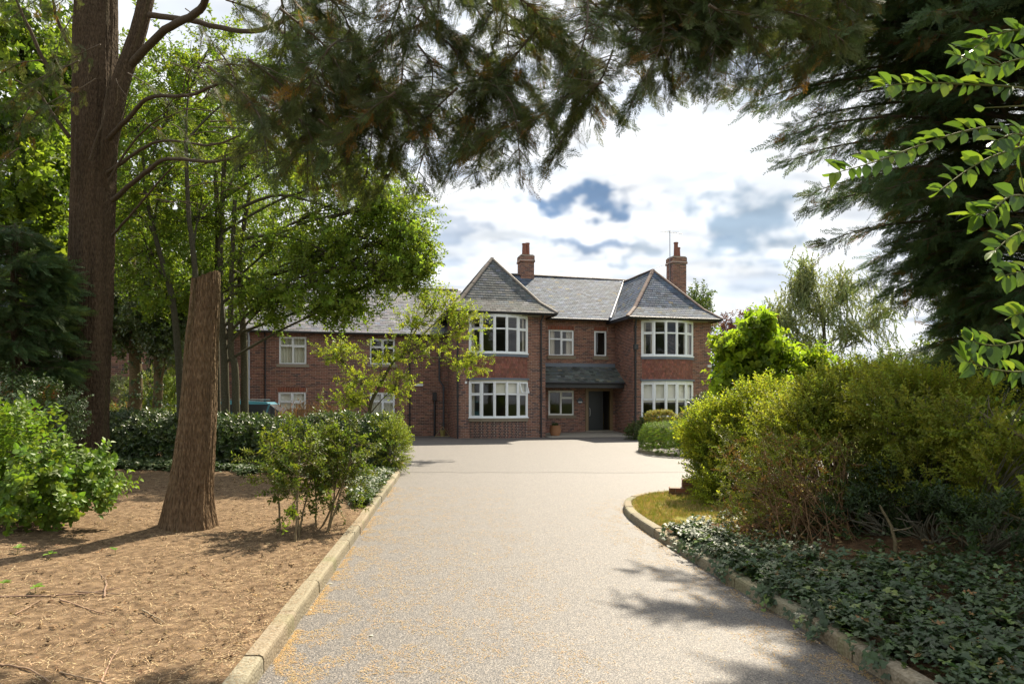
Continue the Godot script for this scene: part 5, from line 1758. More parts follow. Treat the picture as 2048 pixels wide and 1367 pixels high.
func make_left_plants() -> void:
	# laurel hedge
	var t := thing("laurel_hedge", "long dark glossy laurel hedge between the mulch bed and the wing", "hedge", on_ground(-6.0, 16.9))
	var lv := []
	var w := B.new()
	for k in 7200:
		var f := rng.randf()
		var x := lerpf(-10.6, -3.0, f)
		var h := 0.88 + 0.10 * nz.get_noise_1d(x * 18.0) + (0.10 if x > -5 else 0.0)
		var zc := -16.9 - 0.25 * nz.get_noise_1d(x * 8.0 + 20.0)
		var a := rr(-0.45, PI + 0.25)
		var up := maxf(0.0, sin(a))
		var p := Vector3(x, 0, zc + cos(a) * 0.62)
		p.y = gh(x, p.z) + (h * 0.55 + h * 0.5 * sin(a))
		if sin(a) < 0: p.y = gh(x, p.z) + rr(0.15, h * 0.55)
		p += rv() * 0.10
		var o := Vector3(rr(-0.3, 0.3), up * 0.9 + 0.2, cos(a))
		if nz.get_noise_3d(p.x * 14.0, p.y * 14.0, p.z * 14.0) < -0.38: continue
		lv.append([p, (o + rv() * 0.6).normalized()])
	for k in 1200:
		var x := rr(-10.6, -3.0)
		lv.append([Vector3(x, rr(0.3, 1.2), -16.9 + rr(-0.5, 0.5)), rv().normalized()])
	for k in 60:
		var a := on_ground(rr(-10.5, -3.2), 16.9 + rr(-0.3, 0.3))
		limb(w, V([a, a + Vector3(rr(-0.2, 0.2), 0.5, rr(-0.1, 0.2)), a + Vector3(rr(-0.4, 0.4), 1.05, rr(-0.3, 0.4))]), 0.02, 0.006, 4, Color(0.10, 0.075, 0.045), 3)
	wpart("stems", w, "twig", t)
	leafage(t, "foliage", "laurel", "leaf_gloss", lv, Color(0.062, 0.105, 0.026), 0.28, 0.8, 1.25, Color(0.12, 0.17, 0.03), 0.22)
	# privet at its end
	bush("privet_bush", "small bright yellow green bush at the end of the laurel hedge by the kerb", "bush", on_ground(-2.95, 16.2), [[Vector3(-2.88, 0.62, -16.3), Vector3(0.34, 0.55, 0.4), 420], [Vector3(-2.95, 1.0, -16.5), Vector3(0.30, 0.28, 0.35), 160]], "privet", "leaf", Color(0.26, 0.33, 0.04), 0.8, 1.2, 8, 0.5, "", -0.5)
	# leggy shrub on the mulch
	var sb := on_ground(-2.65, 8.3)
	t = thing("leggy_shrub", "leggy shrub with bare stems and yellow green leaves standing in the mulch by the kerb", "shrub", sb)
	w = B.new()
	lv = []
	for s in [[590, 1085, 8.0, 600, 900, 8.4], [600, 1060, 8.3, 590, 930, 8.6], [598, 1040, 8.6, 640, 880, 9.0], [655, 1040, 8.7, 680, 900, 9.0], [645, 1025, 9.0, 720, 880, 9.4], [655, 1035, 8.6, 700, 920, 8.9], [632, 1030, 8.9, 620, 860, 9.2], [560, 985, 8.8, 540, 890, 9.0]]:
		var a := px(s[0], s[1], s[2])
		a.y = gh(a.x, a.z) - 0.02
		var e := px(s[3], s[4], s[5])
		var q := limb(w, V([a, a.lerp(e, 0.4) + rv() * 0.04, e]), rr(0.012, 0.018), 0.006, 6, Color(0.16, 0.12, 0.06), 6, 0.006)
		for k in 28:
			var p: Vector3 = q[int(q.size() * rr(0.5, 0.98))]
			var d := (rv() + Vector3(0, 0.3, 0)).normalized()
			var tip := p + d * rr(0.2, 0.5)
			limb(w, V([p, p.lerp(tip, 0.5) + rv() * 0.03, tip]), 0.005, 0.002, 3, Color(0.16, 0.12, 0.06), 3)
			for j in 5: lv.append([p.lerp(tip, rr(0.35, 1.0)) + rv() * 0.05, (d + rv() * 0.6).normalized()])
	wpart("stems", w, "twig", t)
	leafage(t, "foliage", "holly", "leaf", lv, Color(0.17, 0.22, 0.03), 0.28, 0.55, 0.95, Color(0.08, 0.12, 0.02), 0.35)
	# bare twigs of a dead bush on the hedge side
	# foreground shrub at the left margin
	t = thing("green_shrub", "bright green round leaved shrub spreading over the mulch beside the cypress trunk", "shrub", on_ground(-6.1, 8.6))
	w = B.new()
	lv = []
	for s in [[40, 920, 8.6, 90, 80, 46], [120, 960, 8.3, 80, 60, 40], [60, 1010, 8.2, 80, 45, 28], [175, 985, 8.2, 45, 45, 20], [-20, 960, 8.6, 60, 90, 26], [20, 860, 9.2, 80, 40, 24]]:
		var c := px(s[0], s[1], s[2])
		for k in s[5]:
			var o := rv()
			var e := c + Vector3(o.x * s[3] / F * s[2], o.y * s[4] / F * s[2], o.z * 0.5)
			var a := on_ground(-6.0 + rr(-0.3, 0.3), 8.7 + rr(-0.3, 0.3))
			if k % 3 == 0: limb(w, V([a, a.lerp(e, 0.5) + Vector3(0, 0.15, 0) + rv() * 0.1, e]), 0.009, 0.003, 4, Color(0.13, 0.10, 0.05), 4)
			for j in 6: lv.append([e + rv() * 0.14, ((e - a).normalized() + rv() * 0.8).normalized()])
	wpart("stems", w, "twig", t)
	leafage(t, "foliage", "shrub", "leaf", lv, Color(0.15, 0.25, 0.03), 0.28, 0.65, 1.05, Color(0.19, 0.28, 0.03), 0.3)
	# dark shrubbery behind it
	bush("dark_shrub", "dark small leaved shrub behind the bright green one", "shrub", on_ground(-9.9, 12.0), [[px(60, 830, 12.0), Vector3(0.9, 0.6, 0.6), 420], [px(-10, 800, 12.4), Vector3(0.7, 0.6, 0.6), 240], [px(115, 850, 12.8), Vector3(0.4, 0.45, 0.4), 160]], "holly", "leaf_gloss", Color(0.08, 0.135, 0.03), 0.8, 1.2, 8)
	# small lime tree in front of the wing
	var b0 := px(738, 835, 22.0); b0.y = 0
	leafy_tree("young_tree", "young tree with lime green leaves leaning in front of the wing windows", "", b0, V([b0, px(740, 815, 22.0), px(760, 770, 22.0), px(785, 725, 22.0), px(800, 715, 22.0)]), 0.075,
		[[860, 690, 60, 28, 22.0, 0.6], [930, 655, 50, 40, 22.0, 0.5], [760, 700, 90, 26, 21.8, 0.6], [830, 640, 40, 35, 22.2, 0.6], [720, 755, 50, 26, 21.6, 0.5], [950, 725, 42, 22, 21.8, 0.4], [660, 700, 40, 16, 21.6, 0.4], [910, 610, 34, 26, 22.2, 0.4], [800, 770, 26, 30, 21.8, 0.3], [700, 800, 22, 14, 21.5, 0.3], [870, 600, 30, 20, 22.4, 0.4]],
		"broad", "leaf_thin", Color(0.30, 0.38, 0.045), 22, 5, 0.2, Color(0.15, 0.14, 0.08), 0.1, 0.55, 0.9, Color(0.30, 0.34, 0.04), 0.3)
	# dead brown seed heads
	t = thing("dry_grass", "dry brown seed heads of a dead clump above the laurel hedge", "dead plant", Vector3(px(620, 800, 20.5).x, 0, -20.5))
	w = B.new()
	for k in 420:
		var a := t.position + Vector3(rr(-0.35, 0.35), 0, rr(-0.3, 0.3))
		var e := px(rr(545, 690), 0, 20.5 + rr(-0.4, 0.4))
		e.y = rr(1.25, 1.78) - 0.25 * pow((e.x - t.position.x) / 1.0, 2.0)
		w.strip(a, e, Vector3.RIGHT, 0.006, tint(Color(0.24, 0.155, 0.085), 0.25))
		for j in 5:
			var p := a.lerp(e, rr(0.7, 1.0))
			w.strip(p, p + (rv() + Vector3(0, 0.8, 0)) * 0.09, Vector3.RIGHT, 0.012, tint(Color(0.30, 0.19, 0.11), 0.25))
	wpart("stalks", w, "straw", t)
	# shrubs beyond the hedge, seen between the trunks
	bush("pale_shrub", "pale variegated rounded shrub under the annexe wall", "shrub", Vector3(-13.2, 0, -22.6), [[px(245, 800, 22.6), Vector3(0.75, 0.65, 0.6), 420]], "laurel", "leaf", Color(0.22, 0.26, 0.14), 0.8, 1.2, 6)
	bush("lime_shrub", "lime green feathery shrub between the ivy clad trunks", "shrub", Vector3(-11.2, 0, -21.5), [[px(340, 800, 21.5), Vector3(0.5, 0.55, 0.5), 260], [px(300, 790, 21.6), Vector3(0.5, 0.6, 0.5), 240], [px(365, 740, 21.2), Vector3(0.35, 0.5, 0.4), 160]], "privet", "leaf", Color(0.22, 0.30, 0.05), 1.2, 1.8, 8)
	bush("flowering_shrub", "low shrub with orange tipped leaves beyond the hedge", "shrub", Vector3(-12.6, 0, -20.2), [[px(245, 845, 20.2), Vector3(0.6, 0.45, 0.5), 260], [px(320, 850, 20.0), Vector3(0.4, 0.4, 0.4), 160]], "laurel", "leaf", Color(0.17, 0.22, 0.045), 0.8, 1.1, 6, 0.5, "", -0.3, Color(0.34, 0.14, 0.04), 0.12)
	bush("orange_shrub", "shrub with rusty orange leaves beyond the dark shrubbery", "shrub", Vector3(-15.3, 0, -21.0), [[px(98, 768, 21.0), Vector3(0.5, 0.3, 0.4), 160], [px(60, 790, 21.0), Vector3(0.7, 0.4, 0.5), 200]], "laurel", "leaf", Color(0.34, 0.12, 0.045), 0.8, 1.1, 5, 0.5, "", -0.3, Color(0.17, 0.2, 0.04), 0.45)
	bush("lime_shrub", "tall lime green bush at the garden edge left of the cypress", "shrub", Vector3(-17.0, 0, -23.0), [[px(70, 730, 23.0), Vector3(1.1, 0.8, 0.7), 420], [px(20, 760, 23.0), Vector3(1.0, 0.9, 0.7), 380]], "privet", "leaf", Color(0.20, 0.27, 0.045), 1.4, 2.0, 8)
	# ivy at the foot of the hedge and along the kerb
	t = thing("ivy_carpet", "ivy carpet along the foot of the laurel hedge", "ivy", on_ground(-6.0, 15.4))
	t.set_meta("kind", "stuff")
	lv = []
	for k in 5200:
		var x := rr(-9.5, -2.2)
		var d := rr(13.9, 16.6)
		if x > left_edge(d) - 0.16: continue
		if d < 14.6 + 0.7 * nz.get_noise_1d(x * 12.0) - (0.8 if x > -4.2 and x < left_edge(d) - 0.25 else 0.0): continue
		var p := on_ground(x, d)
		lv.append([p + Vector3(0, rr(0.01, 0.10), 0), (Vector3.UP + rv() * 0.35).normalized()])
	for k in 900:
		var d := rr(10.6, 15.5)
		var x := left_edge(d) - 0.15 - absf(rr(-1, 1)) * lerpf(0.15, 1.1, (d - 10.6) / 5.0)
		lv.append([on_ground(x, d) + Vector3(0, rr(0.01, 0.12), 0), (Vector3.UP + rv() * 0.4).normalized()])
	leafage(t, "leaves", "ivy", "ivy", lv, Color(0.06, 0.10, 0.03), 0.3, 0.8, 1.3, Color(0.09, 0.13, 0.03), 0.2)

func make_right_plants() -> void:
	# ---- the dark cypress wall on the right
	var base := on_ground(9.35, 12.1)
	var t := thing("leyland_cypress", "huge dark cypress with layered boughs rising over the right hand hedge", "tree", base)
	var w := B.new()
	limb(w, V([base, base + Vector3(0.1, 4, 0), base + Vector3(0, 8, 0), base + Vector3(0.1, 12, 0)]), 0.34, 0.12, 12, BARK, 8)
	wpart("trunk", w, "bark", t)
	var fr := []
	w = B.new()
	conifer(t, [[1.5, 2.2], [2.7, 2.5], [3.6, 2.9], [4.3, 3.5], [4.9, 3.9], [6.2, 4.6], [7.4, 5.2], [8.8, 4.5], [11.0, 3.4], [12.5, 2.0]], 0.21, 10, PI * 0.3, PI * 1.55, fr, w, 0.135, 0.50, 0.10, 0.55)
	conifer(t, [[2.2, 2.6], [6.0, 4.0], [12.0, 2.2]], 0.7, 5, -PI * 0.45, PI * 0.3, fr, w, 0.22, 0.5, 0.10, 0.7)
	wpart("branches", w, "twig", t)
	leafage(t, "foliage", "frond", "needle", fr, Color(0.09, 0.15, 0.065), 0.35, 0.5, 0.95, Color(0.20, 0.12, 0.04), 0.06)
	# ---- hedge and bushes along the bank
	bush("privet_hedge", "bright yellow green privet hedge at the grass nose of the drive", "hedge", on_ground(3.8, 11.3), [[px(1480, 880, 11.5), Vector3(0.82, 0.62, 0.6), 1150], [px(1450, 940, 11.4), Vector3(0.5, 0.48, 0.5), 620], [px(1530, 832, 11.2), Vector3(0.6, 0.5, 0.6), 800], [px(1610, 845, 10.8), Vector3(0.6, 0.42, 0.5), 600], [px(1420, 862, 11.6), Vector3(0.42, 0.4, 0.4), 420], [px(1460, 985, 10.6), Vector3(0.45, 0.32, 0.4), 260]], "privet", "leaf_thin", Color(0.38, 0.45, 0.045), 0.75, 1.2, 26, 0.6, "", -0.33, Color(0.17, 0.23, 0.035), 0.3)
	bush("olive_hedge", "tall untrimmed hedge with small olive green leaves and arching twigs", "hedge", on_ground(5.0, 9.2), [[px(1720, 820, 9.6), Vector3(0.8, 0.5, 0.7), 950], [px(1660, 800, 9.8), Vector3(0.5, 0.3, 0.4), 300], [px(1790, 785, 9.5), Vector3(0.6, 0.26, 0.5), 400], [px(1620, 870, 9.6), Vector3(0.7, 0.55, 0.6), 900], [px(1850, 830, 8.6), Vector3(0.9, 0.55, 0.7), 1000], [px(1990, 850, 7.8), Vector3(0.8, 0.55, 0.6), 800], [px(1900, 950, 7.9), Vector3(0.7, 0.35, 0.4), 300], [px(2040, 960, 7.0), Vector3(0.5, 0.4, 0.4), 260], [px(1650, 950, 9.0), Vector3(0.7, 0.45, 0.4), 420], [px(1760, 930, 9.4), Vector3(0.8, 0.4, 0.5), 420]], "privet", "leaf_thin", Color(0.31, 0.36, 0.05), 0.75, 1.2, 40, 0.5, "", -0.15, Color(0.22, 0.26, 0.035), 0.25)
	bush("laurel_bush", "bush of larger bright green leaves under the dark cypress", "bush", on_ground(6.6, 8.9), [[px(1900, 900, 9.8), Vector3(0.9, 0.6, 0.5), 300], [px(2020, 960, 8.4), Vector3(0.7, 0.6, 0.5), 200]], "shrub", "leaf", Color(0.14, 0.24, 0.03), 1.0, 1.5, 12, 0.2, "", -0.2)
	bush("dark_undergrowth", "dark leaved undergrowth below the olive hedge", "shrub", on_ground(4.8, 7.4), [[px(1720, 1040, 7.9), Vector3(0.5, 0.3, 0.35), 220], [px(1850, 1060, 7.2), Vector3(0.55, 0.35, 0.4), 240], [px(2000, 1080, 6.5), Vector3(0.5, 0.4, 0.4), 240], [px(1780, 980, 8.2), Vector3(0.6, 0.35, 0.4), 220]], "laurel", "leaf", Color(0.05, 0.085, 0.026), 0.5, 0.8, 20, 0.2, "", -0.1)
	# brown twiggy bush
	t = thing("bare_twig_bush", "bush of bare brown twigs arching towards the drive", "bush", on_ground(4.2, 8.3))
	w = B.new()
	for k in 130:
		var a := px(rr(1560, 1720), 1080, rr(7.5, 8.5)); a.y = gh(a.x, a.z)
		var e := px(rr(1440, 1700), rr(870, 1060), rr(7.6, 9.0))
		var m := a.lerp(e, 0.5) + Vector3(rr(-0.1, 0.1), rr(0.02, 0.22), rr(-0.1, 0.1))
		limb(w, V([a, m, e]), rr(0.004, 0.008), 0.0015, 3, tint(Color(0.20, 0.115, 0.055), 0.25), 5, 0.008)
		for j in 4:
			var p := m.lerp(e, rr(0.0, 0.9))
			var q := p + (rv() + (e - a).normalized()) * rr(0.08, 0.2)
			w.tube(V([p, p.lerp(q, 0.5) + rv() * 0.015, q]), PackedFloat32Array([0.0025, 0.002, 0.001]), 3, Color(0.21, 0.12, 0.06), false)
	wpart("twigs", w, "twig", t)
	var lv := []
	for k in 900: lv.append([px(rr(1440, 1720), rr(870, 1090), rr(7.8, 9.0)), rv().normalized()])
	leafage(t, "foliage", "privet", "leaf", lv, Color(0.17, 0.20, 0.035), 0.3, 0.5, 0.9, Color(0.20, 0.12, 0.04), 0.3)
	# crooked bare limbs in the shade
	for s in [[[[1725, 1165, 6.7], [1770, 1145, 6.8], [1790, 1110, 7.0], [1785, 1060, 7.2], [1760, 1010, 7.5]], 0.035, "crooked bare stem rising from the ivy bank"],
			[[[1715, 1150, 6.8], [1790, 1150, 6.8], [1840, 1175, 6.5], [1880, 1200, 6.3]], 0.05, "rotting log lying on the ivy bank"],
			[[[2040, 1210, 5.8], [2005, 1150, 6.2], [1950, 1100, 6.6], [1895, 1050, 7.0], [1860, 960, 7.6]], 0.024, "long pale bare branch arching down to the ivy"],
			[[[2100, 900, 6.5], [2000, 850, 7.4], [1900, 800, 8.4], [1830, 850, 8.8], [1760, 870, 9.0]], 0.03, "dark bare bough crossing the olive hedge"],
			[[[2100, 1060, 6.0], [1960, 1010, 7.0], [1850, 1005, 7.6], [1740, 1030, 8.0]], 0.018, "thin bare branch lying level in the undergrowth"]]:
		var o := pl(s[0])[0]
		t = thing("bare_branch", s[2], "branch", o)
		w = B.new()
		limb(w, pl(s[0]), s[1], s[1] * 0.35, 7, Color(0.17, 0.135, 0.075), 6, s[1] * 0.2)
		wpart("limb", w, "smooth_bark", t)
		w = B.new()
		for k in 7:
			var pp := pl(s[0])
			var i := rng.randi_range(1, pp.size() - 2)
			var e := pp[i] + rv() * 0.4
			limb(w, V([pp[i], pp[i].lerp(e, 0.5) + rv() * 0.05, e]), s[1] * 0.25, 0.002, 4, Color(0.17, 0.135, 0.075), 4)
		wpart("side_twigs", w, "twig", t)
	# ---- ivy bank
	t = thing("ivy_carpet", "ivy carpet covering the shady bank beside the curved kerb", "ivy", on_ground(4.0, 6.0))
	t.set_meta("kind", "stuff")
	lv = []
	for k in 15000:
		var d := 3.3 + 6.2 * rng.randf()
		var u := 5.5 * pow(rng.randf(), 1.3)
		if u > lerpf(3.4, 0.6, smoothstep(4.2, 8.0, d)) * (1.0 + 0.3 * nz.get_noise_1d(d * 20.0)) and rng.randf() < 0.9: continue
		var x := right_edge(d) + 0.05 + u
		if d > 8.6 and u < 0.8 * (d - 8.4): continue
		if nz.get_noise_2d(x * 20.0, d * 20.0) < -0.42: continue
		lv.append([on_ground(x + 0.08, d) + Vector3(0, rr(0.01, 0.13), 0), (Vector3.UP + rv() * 0.4).normalized()])
	for k in 420:
		# trailing over the kerb
		var d := rr(4.2, 8.6)
		if nz.get_noise_1d(d * 25.0) < 0.0: continue
		lv.append([Vector3(right_edge(d) + rr(-0.07, 0.12), rr(0.06, 0.16), -d), (Vector3(-0.5, 0.7, 0.3) + rv() * 0.5).normalized()])
	leafage(t, "leaves", "ivy", "ivy", lv, Color(0.05, 0.088, 0.028), 0.38, 0.4, 0.95, Color(0.12, 0.18, 0.035), 0.14)
	var dl := []
	for k in 260:
		var d := rr(3.6, 8.6)
		var x := right_edge(d) + 0.1 + 4.0 * pow(rng.randf(), 1.2)
		dl.append([on_ground(x, d) + Vector3(0, rr(0.06, 0.14), 0), (Vector3.UP + rv() * 0.7).normalized()])
	leafage(t, "dead_leaves", "ivy", "straw", dl, Color(0.24, 0.15, 0.07), 0.3, 0.25, 0.55)
	# ---- garden beyond
	base = on_ground(px(1560, 800, 16.6).x, 16.6)
	leafy_tree("maple_sapling", "young maple with large bright lime leaves above the privet hedge", "", base, V([base, base + Vector3(0, 1, 0), base + Vector3(0.05, 2, 0), base + Vector3(-0.1, 3.2, 0)]), 0.06,
		[[1520, 685, 40, 34, 16.6, 0.5], [1575, 730, 70, 46, 16.6, 0.7], [1500, 755, 60, 40, 16.6, 0.6], [1625, 745, 45, 36, 16.8, 0.5], [1525, 655, 26, 22, 16.6, 0.3], [1470, 700, 32, 18, 16.6, 0.3], [1460, 765, 26, 18, 16.4, 0.3], [1600, 790, 70, 30, 16.4, 0.6]], "maple", "leaf_thin", Color(0.30, 0.42, 0.035), 26, 6, 0.24, GREYBARK, 0.1, 0.65, 1.0, Color(0.15, 0.23, 0.03), 0.3)
	clipped("clipped_hedge", "low clipped green hedge with rounded end in its own kerb ring", Vector3(6.55, 0.02, -23.0), Vector3(2.12, 0.92, 2.3), 2.4, 5200, Color(0.10, 0.17, 0.028), Color(0.15, 0.23, 0.03), 0.3)
	clipped("golden_hedge", "small clipped golden hedge before the right hand bow window, next to the porch", Vector3(5.75, 0.0, -26.4), Vector3(0.55, 1.28, 0.5), 3.0, 1300, Color(0.24, 0.25, 0.04), Color(0.34, 0.24, 0.06), 0.25)
	clipped("golden_hedge", "small clipped golden hedge before the right hand bow window, nearest the tall privet", Vector3(7.0, 0.0, -26.2), Vector3(0.62, 1.24, 0.5), 3.0, 1300, Color(0.24, 0.25, 0.04), Color(0.34, 0.24, 0.06), 0.25)
	bush("rhododendron", "rounded glossy dark green evergreen shrub behind the clipped hedges", "shrub", Vector3(7.3, 0, -24.6), [[Vector3(7.25, 1.0, -24.6), Vector3(1.0, 0.85, 0.8), 900]], "laurel", "leaf_gloss", Color(0.065, 0.10, 0.028), 1.0, 1.4, 10)
	bush("low_shrub", "low green shrub at the foot of the brick corner by the porch", "shrub", Vector3(5.6, 0, -30.2), [[Vector3(5.62, 0.3, -30.4), Vector3(0.45, 0.34, 0.4), 200], [Vector3(6.3, 0.55, -31.0), Vector3(0.45, 0.5, 0.4), 240]], "laurel", "leaf", Color(0.085, 0.12, 0.03), 0.8, 1.2, 6)
	# far trees on the right
	base = Vector3(px(1640, 800, 46).x, 0, -46)
	leafy_tree("weeping_birch", "tall weeping birch with pale hanging foliage beyond the hedge", "", base, V([base, base + Vector3(0, 3, 0), base + Vector3(0.3, 6, 0), base + Vector3(-0.2, 9, 0)]), 0.2,
		[[1608, 575, 24, 34, 46, 1.0], [1606, 610, 44, 42, 46, 1.8], [1560, 650, 60, 45, 46, 1.8], [1650, 640, 70, 50, 46, 2.0], [1700, 690, 70, 50, 46, 2.0], [1600, 710, 80, 40, 46, 1.8], [1540, 690, 40, 40, 46, 1.2], [1690, 600, 60, 40, 47, 1.6], [1760, 650, 60, 60, 47, 1.6]], "weep", "leaf", Color(0.25, 0.29, 0.13), 34, 5, 0.9, GREYBARK, 1.5, 0.8, 1.3)
	base = Vector3(px(1475, 800, 42).x, 0, -42)
	leafy_tree("purple_plum", "small purple leaved plum tree behind the lime maple", "", base, V([base, base + Vector3(0, 2, 0), base + Vector3(0, 4, 0)]), 0.12, [[1475, 665, 44, 36, 42, 1.2], [1515, 655, 34, 34, 42, 1.0], [1452, 692, 26, 26, 42, 0.8]], "far", "leaf", Color(0.12, 0.05, 0.045), 30, 8, 0.4, GREYBARK, 0.1, 0.6, 0.9, Color(0.17, 0.09, 0.06), 0.3)
	for s in [[1450, 40.0, "dark green tree just beyond the brick corner of the house", [[1452, 730, 36, 40], [1480, 750, 40, 40], [1440, 770, 26, 30]], Color(0.045, 0.075, 0.025)],
			[1398, 47.0, "tree top showing behind the right hand chimney", [[1398, 600, 14, 24], [1405, 640, 14, 30]], Color(0.10, 0.15, 0.04)],
			[1800, 38.0, "hazy green tree low beyond the olive hedge", [[1760, 740, 60, 40], [1830, 730, 60, 40], [1900, 740, 60, 40], [1700, 760, 60, 26]], Color(0.14, 0.19, 0.06)],
			[2000, 30.0, "broad green tree half hidden behind the dark cypress", [[1980, 690, 90, 80], [2080, 600, 90, 100], [1890, 730, 70, 45], [1950, 620, 80, 60]], Color(0.11, 0.16, 0.04)],
			[1640, 60.0, "distant green tree behind the birch", [[1560, 745, 50, 26], [1650, 745, 60, 30], [1740, 740, 60, 30]], Color(0.12, 0.17, 0.07)]]:
		base = Vector3(px(s[0], 800, s[1]).x, -0.03, -s[1])
		var ms := []
		for q in s[3]: ms.append([q[0], q[1], q[2], q[3], s[1] + rr(-0.6, 0.6), 1.6])
		leafy_tree("background_tree", s[2], "", base, V([base, base + Vector3(0, 1.5, 0), base + Vector3(0, 3, 0)]), 0.18, ms, "far", "leaf", s[4], 22, 8, 0.5, GREYBARK, 0.1, 0.7, 1.1)

func make_trees_behind() -> void:
	# the trees on the near side of the entrance, which the windows of the house mirror
	var specs := [[-9.0, 5.0, 9.0, 3.4], [-3.6, 9.0, 10.0, 3.2], [3.4, 10.0, 9.5, 3.2], [8.5, 6.0, 10.5, 3.6], [14.0, 2.0, 9.0, 3.4], [-15.0, 0.0, 10.0, 3.4]]
	for s in specs:
		var base := Vector3(s[0], gh(s[0], s[1]), s[1])
		var t := thing("entrance_tree", "broad leafy tree by the road entrance, mirrored in the house windows", "tree", base, 0.0, "trees by the road entrance")
		var b := B.new()
		var top := base + Vector3(0, s[2] * 0.7, 0)
		limb(b, V([base - Vector3(0, 0.1, 0), base + Vector3(0.1, s[2] * 0.3, 0), top]), 0.25, 0.1, 9, GREYBARK, 5)
		part("trunk", b.mesh(), M["smooth_bark"], t, Transform3D(Basis(), -base))
		var w := B.new()
		var lv := []
		for k in 6:
			var a := TAU * k / 6.0
			var c := base + Vector3(cos(a) * s[3] * 0.5, s[2] * rr(0.4, 0.85), sin(a) * s[3] * 0.5)
			crown(w, lv, base + Vector3(0, s[2] * 0.4, 0), c, Vector3(s[3] * 0.6, s[2] * 0.22, s[3] * 0.6), 22, 7, 0.6, GREYBARK)
		wpart("branches", w, "smooth_bark", t)
		leafage(t, "foliage", "far", "leaf", lv, Color(0.11, 0.17, 0.035), 0.25, 0.8, 1.2, Color(0.18, 0.25, 0.04), 0.3)

func make_near_branch() -> void:
	# camellia sprays close to the lens; every leaf is a piece of its own
	var base := Vector3(2.3, gh(2.3, -2.3), -2.3)
	var t := thing("evergreen_shrub", "sprays of large glossy pointed leaves reaching in beside the dark cypress", "shrub", base)
	var lm := []
	for k in 4:
		var b := B.new()
		b.oval(Vector3.ZERO, Vector3.UP, Vector3.BACK, 0.064, 0.033 + 0.002 * k, Color.WHITE, 0.10 + 0.05 * k)
		lm.append(b.mesh())
	var mt := []
	for k in 6:
		var c: Color = [Color(0.13, 0.23, 0.03), Color(0.09, 0.17, 0.03), Color(0.18, 0.29, 0.035), Color(0.06, 0.12, 0.03), Color(0.23, 0.32, 0.04), Color(0.11, 0.20, 0.025)][k]
		var m := leaf_mat("camellia_%d" % k, 0.45, 0.95, 0.45)
		m.albedo_color = lin(c.r, c.g, c.b)
		mt.append(m)
	var w := B.new()
	var stem := pl([[2330, 1100, 2.4], [2260, 700, 2.3], [2200, 400, 2.3], [2150, 100, 2.2]])
	stem[0].y = base.y - 0.05
	stem[0].x = base.x
	limb(w, stem, 0.02, 0.008, 7, Color(0.14, 0.11, 0.06), 6)
	wpart("stem", w, "smooth_bark", t)
	var sprays := [[[2180, 200, 2.2], [2040, 175, 2.15], [1930, 168, 2.1], [1840, 165, 2.08], [1765, 172, 2.05]],
		[[2150, 290, 2.25], [2010, 255, 2.2], [1930, 262, 2.15], [1840, 290, 2.1], [1760, 320, 2.05], [1672, 345, 2.0]],
		[[2170, 90, 2.2], [2060, 60, 2.1], [1990, 70, 2.1], [1950, 95, 2.1]],
		[[2170, 130, 2.1], [2060, 115, 2.05], [1985, 130, 2.05], [1915, 110, 2.0]],
		[[2170, 330, 2.2], [2050, 270, 2.05], [1995, 280, 2.0]],
		[[2180, 430, 2.2], [2040, 390, 2.05], [1985, 420, 2.0], [1950, 430, 2.0]],
		[[2160, 260, 2.3], [2020, 300, 2.25], [1950, 330, 2.2], [1880, 380, 2.15]],
		[[2190, 500, 2.2], [2060, 460, 2.1], [1990, 500, 2.05]],
		[[2200, 560, 2.2], [2080, 540, 2.1], [2010, 550, 2.05]],
		[[2220, 720, 2.2], [2090, 680, 2.1], [1990, 690, 2.05], [1940, 680, 2.0]],
		[[2220, 760, 2.2], [2100, 745, 2.1], [2000, 740, 2.05], [1930, 720, 2.0]],
		[[2220, 640, 2.2], [2090, 620, 2.1], [2030, 630, 2.05]],
		[[2200, 600, 2.2], [2100, 590, 2.1], [2040, 340, 2.05]],
		[[2160, 200, 2.3], [2060, 210, 2.2], [1970, 215, 2.15]]]
	var count := 0
	for s in sprays:
		var ww := B.new()
		var q := limb(ww, pl(s), 0.005, 0.0015, 5, Color(0.13, 0.14, 0.04), 7)
		var tw := wpart("twig", ww, "twig", t)
		var tot := q.size()
		var flip := 1.0
		for k in range(int(tot * 0.3), tot):
			if count > 290: break
			var d := (q[mini(k + 1, tot - 1)] - q[k - 1]).normalized()
			var side := d.cross(Vector3(0, 0.3, 1)).normalized()
			for j in (2 if k % 2 == 0 else 1):
				flip = -flip
				var dir := (d * rr(0.35, 0.9) + side * flip * rr(0.5, 1.0) + rv() * 0.35).normalized()
				var up := (Vector3(0, 0.5, 0.7) + rv() * 0.7).normalized()
				var x := dir.cross(up).normalized()
				var z := x.cross(dir).normalized()
				part("leaf", lm[count % 4], mt[rng.randi() % 6], tw, Transform3D(Basis(x, dir, z).scaled_local(Vector3(rr(0.75, 1.1), 1.0, rr(0.4, 1.8)) * rr(0.5, 1.12)), q[k]))
				count += 1
		part("leaf", lm[0], mt[2], tw, Transform3D(facing((q[tot - 1] - q[tot - 3]).normalized(), rr(0, 6)).scaled_local(Vector3.ONE * 0.8), q[tot - 1]))

